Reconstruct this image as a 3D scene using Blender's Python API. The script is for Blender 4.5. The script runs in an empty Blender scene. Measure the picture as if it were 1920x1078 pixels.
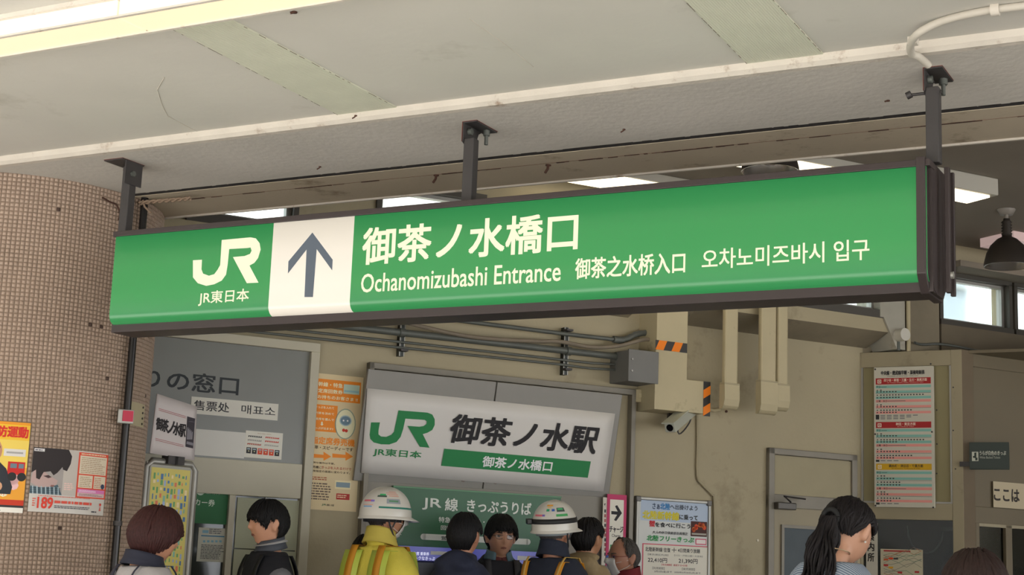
import bpy, bmesh, random
import numpy as np
from math import *
from mathutils import Vector, Matrix, noise
random.seed(7)
SC=bpy.context.scene; COL=SC.collection
# ------------------------------------------------ camera
F=2900.;CX,CY=960.,539.
PIT=atan((1075-539)/F*cos(.039)); ROL=atan(.039); CAMZ=1.45
fw=np.array([0,cos(PIT),sin(PIT)]);_r0=np.array([1.,0,0]);_u0=np.array([0,-sin(PIT),cos(PIT)])
rt=cos(ROL)*_r0+sin(ROL)*_u0; up=-sin(ROL)*_r0+cos(ROL)*_u0
CAM=np.array([0,0,CAMZ])
cd=bpy.data.cameras.new('camera'); cam=bpy.data.objects.new('camera',cd); COL.objects.link(cam)
cd.sensor_width=36; cd.lens=F/1920*36; cd.clip_end=500
cam.matrix_world=Matrix(((rt[0],up[0],-fw[0],0),(rt[1],up[1],-fw[1],0),(rt[2],up[2],-fw[2],CAMZ),(0,0,0,1)))
SC.camera=cam
# ------------------------------------------------ world, light, exposure
SC.view_settings.view_transform='Standard'; SC.view_settings.look='None'; SC.view_settings.gamma=1
SC.view_settings.use_curve_mapping=False
SC.view_settings.exposure=0.16
W=bpy.data.worlds.new('overcast'); SC.world=W; W.use_nodes=True
bg=W.node_tree.nodes['Background']; bg.inputs[0].default_value=(.93,.96,1,1); bg.inputs[1].default_value=3.5
sd=bpy.data.lights.new('sun','SUN'); sd.energy=26; sd.angle=radians(25); sd.color=(1,.975,.945); so=bpy.data.objects.new('sun',sd); COL.objects.link(so)
so.rotation_euler=Vector((-.35,-.5,1)).to_track_quat('Z','Y').to_euler()
# ------------------------------------------------ geometry helpers
def ray(px,py): return fw+rt*(px-CX)/F-up*(py-CY)/F
def atY(px,py,Y):
    d=ray(px,py); return CAM+d*Y/d[1]
def atZ(px,py,z):
    d=ray(px,py); return CAM+d*(z-CAMZ)/d[2]
class WF:                       # a plane in the world: u runs right, w up, n towards the street
    def __init__(s,O,az,lean=0,u=None,w=None):
        if u is not None:
            s.u=np.array(u,float);s.w=np.array(w,float);s.n=np.cross(s.u,s.w)
        else:
            s.u=np.array([sin(az),cos(az),0.]); n=np.array([s.u[1],-s.u[0],0.])
            z=np.array([0,0,1.]); s.w=cos(lean)*z+sin(lean)*n; s.n=cos(lean)*n-sin(lean)*z
        s.O=np.array(O,float)
    def pt(s,a,b,d=0): return s.O+s.u*a+s.w*b+s.n*d
    def hit(s,px,py,d=0):
        r=ray(px,py); O=s.O+s.n*d; t=float((O-CAM)@s.n/(r@s.n)); q=CAM+r*t-O; return float(q@s.u),float(q@s.w)
    def rect(s,x0,y0,x1,y1,d=0):
        a,b=s.hit(x0,y0,d),s.hit(x1,y1,d); return a[0],a[1],b[0],b[1]     # s0, ztop, s1, zbottom
def s2l(c): return c/12.92 if c<=.04045 else ((c+.055)/1.055)**2.4
def hx(h):
    if not isinstance(h,str): return tuple(h)
    h=h.lstrip('#'); return tuple(s2l(int(h[i:i+2],16)/255) for i in (0,2,4))
MC={}
def mat(name,col='808080',rough=.6,metal=0,emit=0,var=0,scale=8,bump=0,bscale=60,spec=.5,dirt=None,dscale=3,trans=0,ecol=None,coat=0):
    if name in MC: return MC[name]
    m=bpy.data.materials.new(name); MC[name]=m; m.use_nodes=True; nt=m.node_tree; N=nt.nodes; L=nt.links
    b=N['Principled BSDF']; c=hx(col)
    b.inputs['Base Color'].default_value=(*c,1); b.inputs['Roughness'].default_value=rough; b.inputs['Metallic'].default_value=metal
    b.inputs['Specular IOR Level'].default_value=spec; b.inputs['Coat Weight'].default_value=coat
    if trans: b.inputs['Transmission Weight'].default_value=trans
    tc=N.new('ShaderNodeTexCoord')
    if var or dirt:
        nz=N.new('ShaderNodeTexNoise'); nz.inputs['Scale'].default_value=scale; nz.inputs['Detail'].default_value=6; L.new(tc.outputs['Object'],nz.inputs['Vector'])
        r=N.new('ShaderNodeMapRange'); r.inputs[1].default_value=.3; r.inputs[2].default_value=.7; r.inputs[3].default_value=1-var; r.inputs[4].default_value=1+var; L.new(nz.outputs[0],r.inputs[0])
        mx=N.new('ShaderNodeVectorMath'); mx.operation='SCALE'; mx.inputs[0].default_value=c; L.new(r.outputs[0],mx.inputs['Scale']); out=mx.outputs[0]
        if dirt:
            n2=N.new('ShaderNodeTexNoise'); n2.inputs['Scale'].default_value=dscale; n2.inputs['Detail'].default_value=6.5; n2.inputs['Roughness'].default_value=.7; L.new(tc.outputs['Object'],n2.inputs['Vector'])
            r2=N.new('ShaderNodeMapRange'); r2.inputs[1].default_value=.58; r2.inputs[2].default_value=.72; L.new(n2.outputs[0],r2.inputs[0])
            m2=N.new('ShaderNodeMix'); m2.data_type='RGBA'; L.new(r2.outputs[0],m2.inputs[0]); L.new(out,m2.inputs[6]); m2.inputs[7].default_value=(*hx(dirt),1); out=m2.outputs[2]
        L.new(out,b.inputs['Base Color'])
    if bump:
        nb=N.new('ShaderNodeTexNoise'); nb.inputs['Scale'].default_value=bscale; nb.inputs['Detail'].default_value=5; L.new(tc.outputs['Object'],nb.inputs['Vector'])
        bp=N.new('ShaderNodeBump'); bp.inputs['Strength'].default_value=bump; bp.inputs['Distance'].default_value=.01; L.new(nb.outputs[0],bp.inputs['Height']); L.new(bp.outputs[0],b.inputs['Normal'])
    if emit:
        b.inputs['Emission Color'].default_value=(*hx(ecol or col),1); b.inputs['Emission Strength'].default_value=emit
    return m
def brt(h,k=1.5): return tuple(min(.86,c*k) for c in hx(h))
def ink(h):
    if isinstance(h,bpy.types.Material): return h
    if 'ink_'+h not in MC: mat('ink_'+h,brt(h),.55,spec=.3)
    return MC['ink_'+h]
def ink_old(h):
    return mat('ink_'+h.lstrip('#').lower(),h,.55,spec=.3)
# ------------------------------------------------ objects
def tag(o,label=None,cat=None,group=None,kind=None):
    if label:o['label']=label
    if cat:o['category']=cat
    if group:o['group']=group
    if kind:o['kind']=kind
    return o
def V3(p): return Vector((float(p[0]),float(p[1]),float(p[2])))
def thing(name,label,cat,loc,group=None):
    o=bpy.data.objects.new(name,None); COL.objects.link(o); o.location=V3(loc); o.empty_display_size=.05
    return tag(o,label,cat,group)
def rootloc(p):
    v=Vector((0,0,0))
    while p is not None: v=v+p.location; p=p.parent
    return v
class MB:
    def __init__(s): s.v=[];s.f=[];s.m=[];s.mats=[];s.sm=[]
    def mi(s,m):
        if m not in s.mats: s.mats.append(m)
        return s.mats.index(m)
    def add(s,vs,fs,m=None,smooth=False):
        k=len(s.v); i=s.mi(m) if m is not None else 0
        s.v+= [tuple(float(c) for c in p) for p in vs]
        for f in fs: s.f.append([k+j for j in f]); s.m.append(i); s.sm.append(smooth)
        return s
    def box(s,fr,a0,a1,b0,b1,d0,d1,m=None):
        if a0>a1:a0,a1=a1,a0
        if b0>b1:b0,b1=b1,b0
        if d0>d1:d0,d1=d1,d0
        P=[fr.pt(a,b,d) for d in (d0,d1) for b in (b0,b1) for a in (a0,a1)]
        return s.add(P,[(0,2,3,1),(4,5,7,6),(0,1,5,4),(2,6,7,3),(0,4,6,2),(1,3,7,5)],m)
    def prism(s,fr,poly,d0,d1,m=None):        # polygon in (a,b), from depth d0 to d1
        n=len(poly); P=[fr.pt(a,b,d0) for a,b in poly]+[fr.pt(a,b,d1) for a,b in poly]
        return s.add(P,[list(range(n))[::-1],list(range(n,2*n))]+[(i,(i+1)%n,n+(i+1)%n,n+i) for i in range(n)],m)
    def extr(s,fr,prof,a0,a1,m=None,smooth=False):         # profile in (b,d) swept along a
        n=len(prof); P=[fr.pt(a0,b,d) for b,d in prof]+[fr.pt(a1,b,d) for b,d in prof]
        s.add(P,[(i,(i+1)%n,n+(i+1)%n,n+i) for i in range(n)],m,smooth)
        return s.add(P,[list(range(n))[::-1],list(range(n,2*n))],m)
    def tube(s,pts,r,seg=12,m=None,smooth=True,caps=True):
        pts=[np.array(p,float) for p in pts]; n=len(pts)
        rs=[r]*n if not hasattr(r,'__len__') else r
        vs=[];nrm=None
        for i,p in enumerate(pts):
            t=pts[min(i+1,n-1)]-pts[max(i-1,0)]; t=t/(np.linalg.norm(t)+1e-12)
            if nrm is None:
                a=np.array([0,0,1.]) if abs(t[2])<.9 else np.array([1.,0,0]); nrm=np.cross(t,a)
            nrm=nrm-t*(nrm@t); nrm=nrm/(np.linalg.norm(nrm)+1e-12); bi=np.cross(t,nrm)
            for k in range(seg):
                a=2*pi*k/seg; vs.append(p+rs[i]*(cos(a)*nrm+sin(a)*bi))
        fs=[(i*seg+k,i*seg+(k+1)%seg,(i+1)*seg+(k+1)%seg,(i+1)*seg+k) for i in range(n-1) for k in range(seg)]
        s.add(vs,fs,m,smooth)
        if caps: s.add(vs[:seg],[list(range(seg))[::-1]],m); s.add(vs[-seg:],[list(range(seg))],m)
        return s
    def cyl(s,p,q,r,seg=16,m=None): return s.tube([p,q],r,seg,m)
    def lathe(s,c,ax,prof,seg=28,m=None):         # prof (radius, height along ax)
        ax=np.array(ax,float);ax/=np.linalg.norm(ax);a=np.array([1.,0,0]) if abs(ax[0])<.9 else np.array([0,1.,0])
        e=np.cross(ax,a);e/=np.linalg.norm(e);g=np.cross(ax,e);vs=[];c=np.array(c,float)
        for r,h in prof:
            for k in range(seg):
                t=2*pi*k/seg; vs.append(c+ax*h+r*(cos(t)*e+sin(t)*g))
        return s.add(vs,[(i*seg+k,i*seg+(k+1)%seg,(i+1)*seg+(k+1)%seg,(i+1)*seg+k) for i in range(len(prof)-1) for k in range(seg)],m,True)
    def build(s,name,m=None,parent=None,bevel=0,loc=None,kind=None):
        L=rootloc(parent) if parent is not None else (V3(loc) if loc is not None else None)
        if L is None:
            a=np.array(s.v); L=V3(((a[:,0].min()+a[:,0].max())/2,(a[:,1].min()+a[:,1].max())/2,a[:,2].min()))
        me=bpy.data.meshes.new(name); me.from_pydata([(x-L.x,y-L.y,z-L.z) for x,y,z in s.v],[],s.f)
        mats=[x if x is not None else m for x in (s.mats or [m])]
        for x in mats: me.materials.append(x)
        me.polygons.foreach_set('material_index',s.m); me.polygons.foreach_set('use_smooth',s.sm); me.update()
        o=bpy.data.objects.new(name,me); COL.objects.link(o)
        if parent is not None: o.parent=parent
        else: o.location=L
        if bevel:
            b=o.modifiers.new('bevel','BEVEL'); b.width=bevel; b.segments=2; b.limit_method='ANGLE'
        if kind:o['kind']=kind
        return o
def struct(name,mb,m,parent=None,**k):
    o=mb.build(name,m,parent,**k)
    if parent is None: o['kind']='structure'
    return o
# ------------------------------------------------ printing: flat lettering and shapes that lie on a board
TC={}
def textmesh(s):
    if s in TC: return TC[s]
    c=bpy.data.curves.new('t','FONT'); c.body=s; c.resolution_u=3; c.fill_mode='FRONT'
    o=bpy.data.objects.new('t',c); COL.objects.link(o); dg=bpy.context.evaluated_depsgraph_get(); me=bpy.data.meshes.new_from_object(o.evaluated_get(dg))
    v=np.zeros(len(me.vertices)*3); me.vertices.foreach_get('co',v); v=v.reshape(-1,3)[:,:2].copy(); f=[list(p.vertices) for p in me.polygons]
    bpy.data.objects.remove(o); bpy.data.curves.remove(c); bpy.data.meshes.remove(me)
    lo,hi=v.min(0),v.max(0); v=(v-lo)/(hi-lo); TC[s]=(v,f,(hi-lo)); return TC[s]
def _clip(P,x,sg):
    out=[]
    for i in range(len(P)):
        a,b=P[i],P[(i+1)%len(P)]; da,db=(a[0]-x)*sg,(b[0]-x)*sg
        if da>=0: out.append(a)
        if (da>0>db) or (da<0<db): t=da/(da-db); out.append((x,a[1]+(b[1]-a[1])*t))
    return out
class Pr:
    def __init__(s,fr,d=0,lay=.0006): s.fr=fr;s.d=d;s.lay=lay;s.mb=MB()
    def poly(s,pts,c,l=1):
        if hasattr(s.fr,'r'):
            lo=min(p[0] for p in pts);hi=max(p[0] for p in pts);n=max(1,ceil((hi-lo)/.012))
            if n>1:
                for i in range(n):
                    q=_clip(_clip(pts,lo+(hi-lo)*i/n,1),lo+(hi-lo)*(i+1)/n,-1)
                    if len(q)>2: s.mb.add([s.fr.pt(a,b,s.d+s.lay*l) for a,b in q],[list(range(len(q)))],ink(c))
                return s
        s.mb.add([s.fr.pt(a,b,s.d+s.lay*l) for a,b in pts],[list(range(len(pts)))],ink(c)); return s
    def rect(s,a0,b1,a1,b0,c,l=1): return s.poly([(a0,b0),(a1,b0),(a1,b1),(a0,b1)],c,l)
    def R(s,x0,y0,x1,y1,c,l=1): return s.rect(*s.fr.rect(x0,y0,x1,y1,s.d),c,l)
    def Q(s,pts,c,l=1): return s.poly([s.fr.hit(x,y,s.d) for x,y in pts],c,l)
    def text(s,t,a0,b1,a1,b0,c,l=2,bold=0,shear=0):
        v,f,_=textmesh(t); w,h=a1-a0,b1-b0
        sh=[(0,0)] if not bold else [(-bold,-bold),(bold,-bold),(-bold,bold),(bold,bold)]
        if bold>=.05: sh+= [(0,0)]
        for k,(dx,dy) in enumerate(sh):
            q=[s.fr.pt(a0+x*w+dx*h+shear*y*h,b0+y*h+dy*h,s.d+s.lay*l+k*1e-5) for x,y in v]
            s.mb.add(q,f,ink(c))
        return s
    def T(s,t,x0,y0,x1,y1,c='202020',l=2,bold=0,shear=0): return s.text(t,*s.fr.rect(x0,y0,x1,y1,s.d),c,l,bold,shear)
    def circ(s,a,b,r,c,l=1,n=20,ry=None): return s.poly([(a+r*cos(2*pi*i/n),b+(ry or r)*sin(2*pi*i/n)) for i in range(n)],c,l)
    def lines(s,a0,b1,a1,b0,n,c,l=2,seed=1,fill=.5):          # illegibly small copy: rows of short dashes
        rn=random.Random(seed); h=(b1-b0)/n
        for i in range(n):
            y=b1-(i+.5)*h; x=a0; end=a0+(a1-a0)*rn.uniform(.75,1)
            while x<end:
                w=rn.uniform(.5,2.2)*h; s.rect(x,y+h*fill/2,min(x+w,end),y-h*fill/2,c,l); x+=w+h*.3
        return s
    def L(s,x0,y0,x1,y1,n,c,l=2,seed=1,fill=.5): return s.lines(*s.fr.rect(x0,y0,x1,y1,s.d),n,c,l,seed,fill)
    def done(s,parent,name='printing'): return s.mb.build(name,None,parent)
def jr_shape(ax,bx,h,sh=0):      # outline traced in units of its height; returns list of polygons
    J=[(0,.505),(.17,.515),(.17,.37),(.19,.27),(.25,.215),(.34,.205),(.43,.225),(.5,.29),(.53,.4),(.565,1.0),(1.18,1.0),(1.3,.965),(1.385,.87),(1.41,.74),(1.385,.6),(1.31,.5),(1.2,.445),(1.36,.02),(1.14,.02),(.86,.58),(1.05,.58),(1.14,.6),(1.19,.66),(1.195,.73),(1.16,.79),(1.08,.815),(.755,.815),(.7,.38),(.66,.2),(.56,.07),(.42,.01),(.28,0),(.14,.03),(.04,.12),(0,.27)]
    return [(ax+x*h+sh*y*h,bx+y*h) for x,y in J]
# ------------------------------------------------ frames
AZA,AZB=radians(-61.7+180),radians(62.5)
_o=atY(1738,415,4.6);_o[2]=0
S=WF(_o,AZA)                                   # hanging sign face
_o=atY(1500,900,10);_o[2]=0
B=WF(_o,AZB)                                   # ticket-office wall
A=WF((0,0,0),AZA)                              # canopy directions
def Aq(px,py,z):
    p=atZ(px,py,z); return float(p@A.n),float(p@A.u)
ZS=3.07; ZN=3.10; ZI=3.78
# ------------------------------------------------ materials
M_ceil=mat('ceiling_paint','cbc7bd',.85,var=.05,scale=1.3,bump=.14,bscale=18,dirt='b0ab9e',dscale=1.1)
M_soff=mat('soffit_paint','c2bdb3',.85,var=.06,scale=2,bump=.25,bscale=30)
M_bead=mat('bead_paint','cbc3b6',.8,var=.05,bump=.6,bscale=20,dirt='9a8674',dscale=9)
M_beam=mat('beam_paint','bbae98',.7,var=.06,scale=3,bump=.15,dirt='8c7c66',dscale=4)
M_rust=mat('rust','4a3025',.9,var=.3,scale=30,bump=.5)
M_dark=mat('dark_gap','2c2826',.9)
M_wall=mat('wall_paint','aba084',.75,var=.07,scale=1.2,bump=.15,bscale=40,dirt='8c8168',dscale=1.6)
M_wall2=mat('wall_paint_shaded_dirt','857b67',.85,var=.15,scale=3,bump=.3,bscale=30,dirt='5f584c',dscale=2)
M_pale=mat('pale_frame','bab49f',.5,var=.04,scale=4)
M_cream=mat('cream_paint','b9ad8c',.6,var=.06,scale=4,dirt='94866a',dscale=5)
M_trimg=mat('frame_metal','837d71',.5,.15,var=.05)
M_alu=mat('aluminium','a09e97',.45,.6,var=.05)
M_frame=mat('sign_frame_brown','3b3231',.45,.2)
M_steel=mat('post_paint','413e3d',.5,.3,var=.06,dirt='3c3838',dscale=20)
M_glass=mat('pane_glass','c8d4d2',.05,trans=1)
M_pipe=mat('pipe_grey','5f625c',.5,.2,var=.1,scale=10)
M_floor=mat('floor_tile','777168',.5,var=.1,scale=2)
M_street=mat('asphalt','a8a6a3',.9,var=.1,bump=.3)
# ================================================ STRUCTURE
# floor and street
struct('floor',MB().box(WF((0,0,0),AZA),-14,12,-.1,0,-16,-1.6),M_floor)
struct('floor_pavement',MB().box(WF((0,0,0),AZA),-14,12,-.1,0,-1.6,4),M_street)
# unseen buildings across the street, added to cut low sky light
fr_=WF((0,0,0),AZA)
for k,(a0,a1,h) in enumerate(((-40,-14,13),(-13.5,9,17),(9.5,38,11))):
    o=struct('facade_unseen',MB().box(fr_,a0,a1,0,h,22,32),mat('facade_unseen_paint','8f8a82',.8,var=.08))
    for f_ in range(int(h/3.2)):
        for j in range(int((a1-a0)/3)): MB().box(fr_,a0+.8+j*3,a0+2.4+j*3,1.2+f_*3.2,2.7+f_*3.2,21.93,22).build('window',mat('facade_unseen_glass','4d565c',.15),o)
struct('floor',MB().box(WF((0,0,0),AZA),-45,45,-.2,-.1,4,60),M_street)
struct('floor',MB().box(WF((0,0,0),AZA),-45,45,-.3,-.2,-60,-4),M_street)
# canopy: near ceiling, bead, soffit, gap, beams
qc,_=Aq(1280,152,ZS); qg,_=Aq(1280,257,ZS); qg2,_=Aq(1280,263,ZS); qr,_=Aq(1280,281,ZS); qb,_=Aq(1280,318,ZS)
struct('ceiling',MB().box(A,-12,9,ZN,ZN+.25,qc+.012,1.2),M_ceil)
struct('trim_1',MB().extr(A,[(ZS-.004,qc-.03),(ZS-.004,qc),(ZS+.008,qc+.014),(ZN+.01,qc+.02),(ZN+.01,qc-.03)],-12,9),M_bead)
struct('ceiling_soffit',MB().box(A,-12,9,ZS,ZS+.25,qc-.005,qg),M_soff)
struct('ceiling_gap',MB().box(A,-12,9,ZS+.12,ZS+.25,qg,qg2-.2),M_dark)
struct('beam_flange',MB().box(A,-12,9,ZS,ZS+.03,qg2,qr+.002),M_beam)
struct('gap_shadow',MB().box(A,-12,9,ZS+.002,ZS+.03,qg+.001,qg2-.001),M_dark)  # flat dark strip standing in for the shade inside the open gap
struct('rust_line',MB().box(A,-12,9,ZS-.0006,ZS+.002,qr-.0012,qr+.0015),mat('rust_stain','7a5a48',.9,var=.3,scale=6))
struct('beam',MB().box(A,-12,9,ZS,ZI+.1,qr-.001,qb),M_beam)
rs=MB(); rn=random.Random(3)
for i in range(150):
    a=rn.uniform(-2.6,5.4)-2; w=rn.uniform(.01,.09); rs.box(A,a,a+w,ZS-.002,ZS+.0,qr-rn.uniform(.001,.006),qr+rn.uniform(.0,.005))
struct('beam_rust',rs,M_rust)['kind']='stuff'
rs=MB()
for i in range(130):
    a=-5+i*.065+rn.uniform(-.02,.02); rs.box(A,a,a+rn.uniform(.03,.12),ZS-.0008,ZS+.01,qg-rn.uniform(-.002,.006),qg+.004)
struct('gap_edge',rs,M_dark)['kind']='stuff'
struct('trim_2',MB().box(A,-12,9,ZS-.008,ZS,qb,qb+.012),M_bead)
# interior ceiling
XY=WF((0,0,0),0,u=(1,0,0),w=(0,1,0))
_p=A.pt(0,0,qb+.05); _m=np.array([[A.u[0],-B.u[0]],[A.u[1],-B.u[1]]]); _s=np.linalg.solve(_m,(B.O-_p)[:2]); _x=_p+A.u*_s[0]
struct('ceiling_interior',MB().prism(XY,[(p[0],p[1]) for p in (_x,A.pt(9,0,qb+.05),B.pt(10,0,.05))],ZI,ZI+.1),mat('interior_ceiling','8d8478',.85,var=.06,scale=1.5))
struct('roof_fascia',MB().box(A,-12,9,ZN+.25,ZI+.1,1.1,1.2),M_ceil)
# netting patches on the near ceiling
def netmat():
    m=mat('netting_patch','cfcfbb',.85,var=.04); nt=m.node_tree; N=nt.nodes; L=nt.links
    tc=N.new('ShaderNodeTexCoord'); mp=N.new('ShaderNodeMapping'); mp.inputs['Rotation'].default_value=(0,0,radians(28)); L.new(tc.outputs['Object'],mp.inputs[0])
    w=N.new('ShaderNodeTexWave'); w.inputs['Scale'].default_value=38; w.inputs['Distortion'].default_value=1.5; L.new(mp.outputs[0],w.inputs[0])
    b=N.new('ShaderNodeBump'); b.inputs['Strength'].default_value=.35; b.inputs['Distance'].default_value=.004; L.new(w.outputs[1],b.inputs['Height']); L.new(b.outputs[0],N['Principled BSDF'].inputs['Normal']); return m
M_net=netmat()
for k,pts in enumerate(([(334,58),(444,38),(750,203),(664,214),(636,209)],[(1240,-45),(1410,-45),(1545,101),(1402,119)])):
    if k==0: pts=[(250,15),(360,-4),(752,204),(640,217)]
    P=[atZ(x,y,ZN) for x,y in pts]; up3=np.array([0,0,-.004])
    mb=MB().add(P+[p+up3 for p in P],[(0,1,2,3),(7,6,5,4),(0,4,5,1),(1,5,6,2),(2,6,7,3),(3,7,4,0)])
    e=MB()
    for (i,j) in ((0,3),(1,2)):
        p,q=P[i],P[j]
        for t in range(26):
            u=rn.random(); c=p+(q-p)*u+np.array([0,0,-.004]); d=(q-p)/np.linalg.norm(q-p)*rn.uniform(.004,.016); e.cyl(c-d,c+d,.0008,5)
    o=mb.build('ceiling_patch',M_net); e.build('torn_edge',M_rust,o,kind='stuff')
    tag(o,['pale green netting patch glued on ceiling beside the strip light, upper left','pale green netting patch glued on ceiling at upper right, ending at white bead'][k],'patch')
# hairline crack in the ceiling
for pts in ([(308,145),(295,168),(305,200),(316,220)],[(316,218),(334,228)],[(334,228),(370,247)],[(880,35),(950,85),(1000,125)]):
    P=[atZ(x,y,ZN-.0005) for x,y in pts]; o=MB().tube(P,.0012,5).build('trim_crack',M_bead); o['kind']='structure'
# small bolts and hooks left in the ceiling
def stub(px,py,z,label,r=.0035,h=.014):
    p=atZ(px,py,z); t=thing('bolt_stub',label,'bolt',p,'old bolt stubs in ceiling and beam')
    MB().lathe(p-np.array([0,0,.004]),(0,0,1),[(0,0),(r*1.5,0),(r*1.5,.004),(0,.004)],10).build('washer',M_rust,t)
    MB().tube([p,p-np.array([.002,.003,h*.5]),p-np.array([.012,.004,h])],r*.7,7).build('shank',M_rust,t)
stub(600,312,ZS,'small bent rusty hook in the soffit between left and middle hangers')
stub(1170,242,ZS,'small rusty hook in the soffit right of the middle hanger')
stub(818,328,ZS,'dark bolt under beam just left of the middle hanger',.008,.035)
stub(1028,309,ZS,'dark bolt under beam right of the middle hanger',.008,.035)
stub(667,216,ZS,'tiny rusted nail stub on the white bead by the left netting patch')
stub(1665,188,ZS,'tiny rust nub in the soffit left of the right hanger',.004,.006)
stub(552,22,ZN,'dark rusty scrap on the ceiling next to the strip light edge',.006,.006)
# strip light upper left
q0,_=Aq(0,72,3.03); q1,_=Aq(0,106,3.03); _,ua=Aq(-250,150,3.03)
t=thing('strip_light','long warm fluorescent strip light on ceiling at upper left','light',A.pt(ua+2,3.03,(q0+q1)/2))
def glow(name,c0,c1,st,ax=(1,0,0),scale=.5):
    m=mat(name,c0,.5,emit=st); return m
for k in range(3):
    a0=ua+k*1.262; a1=a0+1.25
    MB().extr(A,[(3.032,q0),(3.032,q1),(3.09,q1-.0),(3.09,q0-.0)],a0,a1).build('diffuser',mat('warm_diffuser','cbb48c',.4,emit=.68,ecol='ffeccb'),t)
    MB().box(A,a0,a1,3.031,3.09,q0,q0+.004).build('lit_side',mat('white_diffuser','d8d4c8',.4,emit=.6,ecol='fff4e2'),t)
MB().box(A,ua-.02,ua+3.80,3.085,ZN,q0+.02,q1-.012).build('housing',M_bead,t)
MB().box(A,ua-.02,ua+3.80,3.028,3.034,q1-.012,q1).build('rim',M_bead,t)
MB().box(A,ua-.02,ua+3.80,3.028,3.034,q0,q0+.012).build('rim',M_bead,t)
# ---- wall B with ledge, clerestory
ZW=3.015; DL=.22
wall=struct('wall_back',MB().box(B,-9,0.52,0,ZW+.1,-.15,0),M_wall)
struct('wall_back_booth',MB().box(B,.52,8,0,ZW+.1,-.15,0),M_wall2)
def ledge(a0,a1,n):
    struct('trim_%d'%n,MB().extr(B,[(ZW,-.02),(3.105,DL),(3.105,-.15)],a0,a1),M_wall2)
    struct('trim_%d'%(n+1),MB().box(B,a0,a1,3.105,3.195,-.1,DL),M_wall)
ledge(-9,-1.33,3); ledge(-.95,.55,5)
# big spandrel: pieces of wall between clerestory windows
WZ0,WZ1=3.247,3.56
hx_=lambda x:B.hit(x,500,.2)[0]
wins=[(hx_(340),hx_(552)),(hx_(698),hx_(905)),(hx_(1300),hx_(1651)),(hx_(1758),hx_(1893)),(hx_(1897),hx_(2040))]
prev=-9
sp=MB()
for a0,a1 in wins:
    sp.box(B,prev,a0,3.195,ZI,.02,.2); prev=a1
sp.box(B,prev,8,3.195,ZI,.02,.2); sp.box(B,-9,8,WZ1,ZI,.02,.2)
struct('wall_clerestory',sp,M_wall)
struct('wall_right_upper',MB().box(B,hx_(1756),8,2.95,3.21,.0,.24),mat('dark_beige','6f6553',.8,var=.06))
for k,(a0,a1) in enumerate(wins):
    w=struct('window_%d'%(k+1),MB().box(B,a0,a1,3.195,WZ0,.1,.23).box(B,a0,a1,WZ1-.01,WZ1+.03,.1,.22).box(B,a0,a0+.03,WZ0,WZ1,.1,.22).box(B,a1-.03,a1,WZ0,WZ1,.1,.22),mat('dark_window_frame','4b4740',.5,.3))
    MB().box(B,a0+.03,a1-.03,WZ0,WZ0+.02,.12,.17).box(B,a0+.03,a0+.055,WZ0,WZ1,.12,.17).box(B,a1-.055,a1-.03,WZ0,WZ1,.12,.17).box(B,a0+.03,a1-.03,WZ1-.03,WZ1-.01,.12,.17).build('sash',M_alu,w)
    MB().box(B,a0+.05,a1-.05,WZ0+.02,WZ1-.02,.144,.148).build('pane',M_glass,w)
# right-hand soffit step above right windows
struct('trim_7',MB().box(B,1.0,8,3.58,3.62,.0,.42),mat('soffit_trim','837a6c',.8))
# white column between the window strips, and beige pier beside it
x0,_=B.hit(1655,600,.235);x1,_=B.hit(1697,600,.235);x2,_=B.hit(1760,600,.235); XC=x1
struct('column_pale',MB().prism(B,[(x0-.02,ZI),(x0-.02,3.2),(x0+.01,3.2),(x0+.12,3.0),(x1,3.0),(x1,ZI)],.0,.235),mat('chalky_white','aaa698',.8,var=.1,scale=5,dirt='8b7b66',dscale=5))
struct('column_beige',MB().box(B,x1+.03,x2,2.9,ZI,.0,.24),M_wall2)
t=MB().cyl(B.pt(x1+.015,2.98,.25),B.pt(x1+.015,3.7,.25),.014,10).build('conduit_riser',M_cream); tag(t,'slim cream conduit running up beside the pale column above booth','conduit')
t=thing('round_cap','round white plastic cap fixed at foot of pale column above booth','cap',B.pt(x1-.05,3.05,.33))
p=B.pt(x1-.06,3.09,.235); MB().cyl(p,p+B.n*.07,.042,20).build('cap_disc',mat('white_plastic','c9c5b8',.5),t); MB().cyl(p+B.n*.0,p-np.array([0,0,.1]),.012,8).build('stem',M_pipe,t)
# outside buildings behind the windows
M_out=mat('outside_concrete','c9cbcb',.8,var=.03)
def outside(px,py0,Y,w,h0,h1,label,mt,nl=6):
    p=atY(px,py0,Y); fr=WF((p[0],p[1],0),AZB); o=thing('outside_building',label,'building',fr.O)
    MB().box(fr,0,w,0,h1,-6,0).build('block',mt,o)
    for i in range(int(h1/1.2)):
        g=MB().box(fr,0,w,i*1.2+.4,i*1.2+.43,0,.03).build('band',M_alu,o)
        if nl>3 and w>3: 
            for j in range(int(w/1.6)): MB().box(fr,.3+j*1.6,1.2+j*1.6,i*1.2+.55,i*1.2+1.25,0,.04).build('window',mat('outside_glass','8d979c',.2),o)
outside(1490,560,17,1.62,0,6.5,'pale grey concrete building outside behind the middle high window',M_out,2)
outside(1745,560,19,.62,0,8,'blue grey tiled building edge outside behind the right high window',mat('outside_bluegrey','8c949b',.7,var=.05),2)
outside(640,400,19,2.2,0,12,'white gridded building outside behind the upper left high window',mat('outside_white','dcd8d2',.8),5)
# wall added at right, out of view, to block sky light and reflections
struct('wall_sky_block',MB().box(B,7,7.2,0,ZI,0,7.5),M_wall2)
# interior ceiling panels near left
# ================================================ PILLAR
PR=.66; pc=np.array([-2.4,7.15])
# tangent to pixel (290,640)
r_=ray(290,640); az=atan2(r_[0],r_[1]); D=PR/1.0
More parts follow.
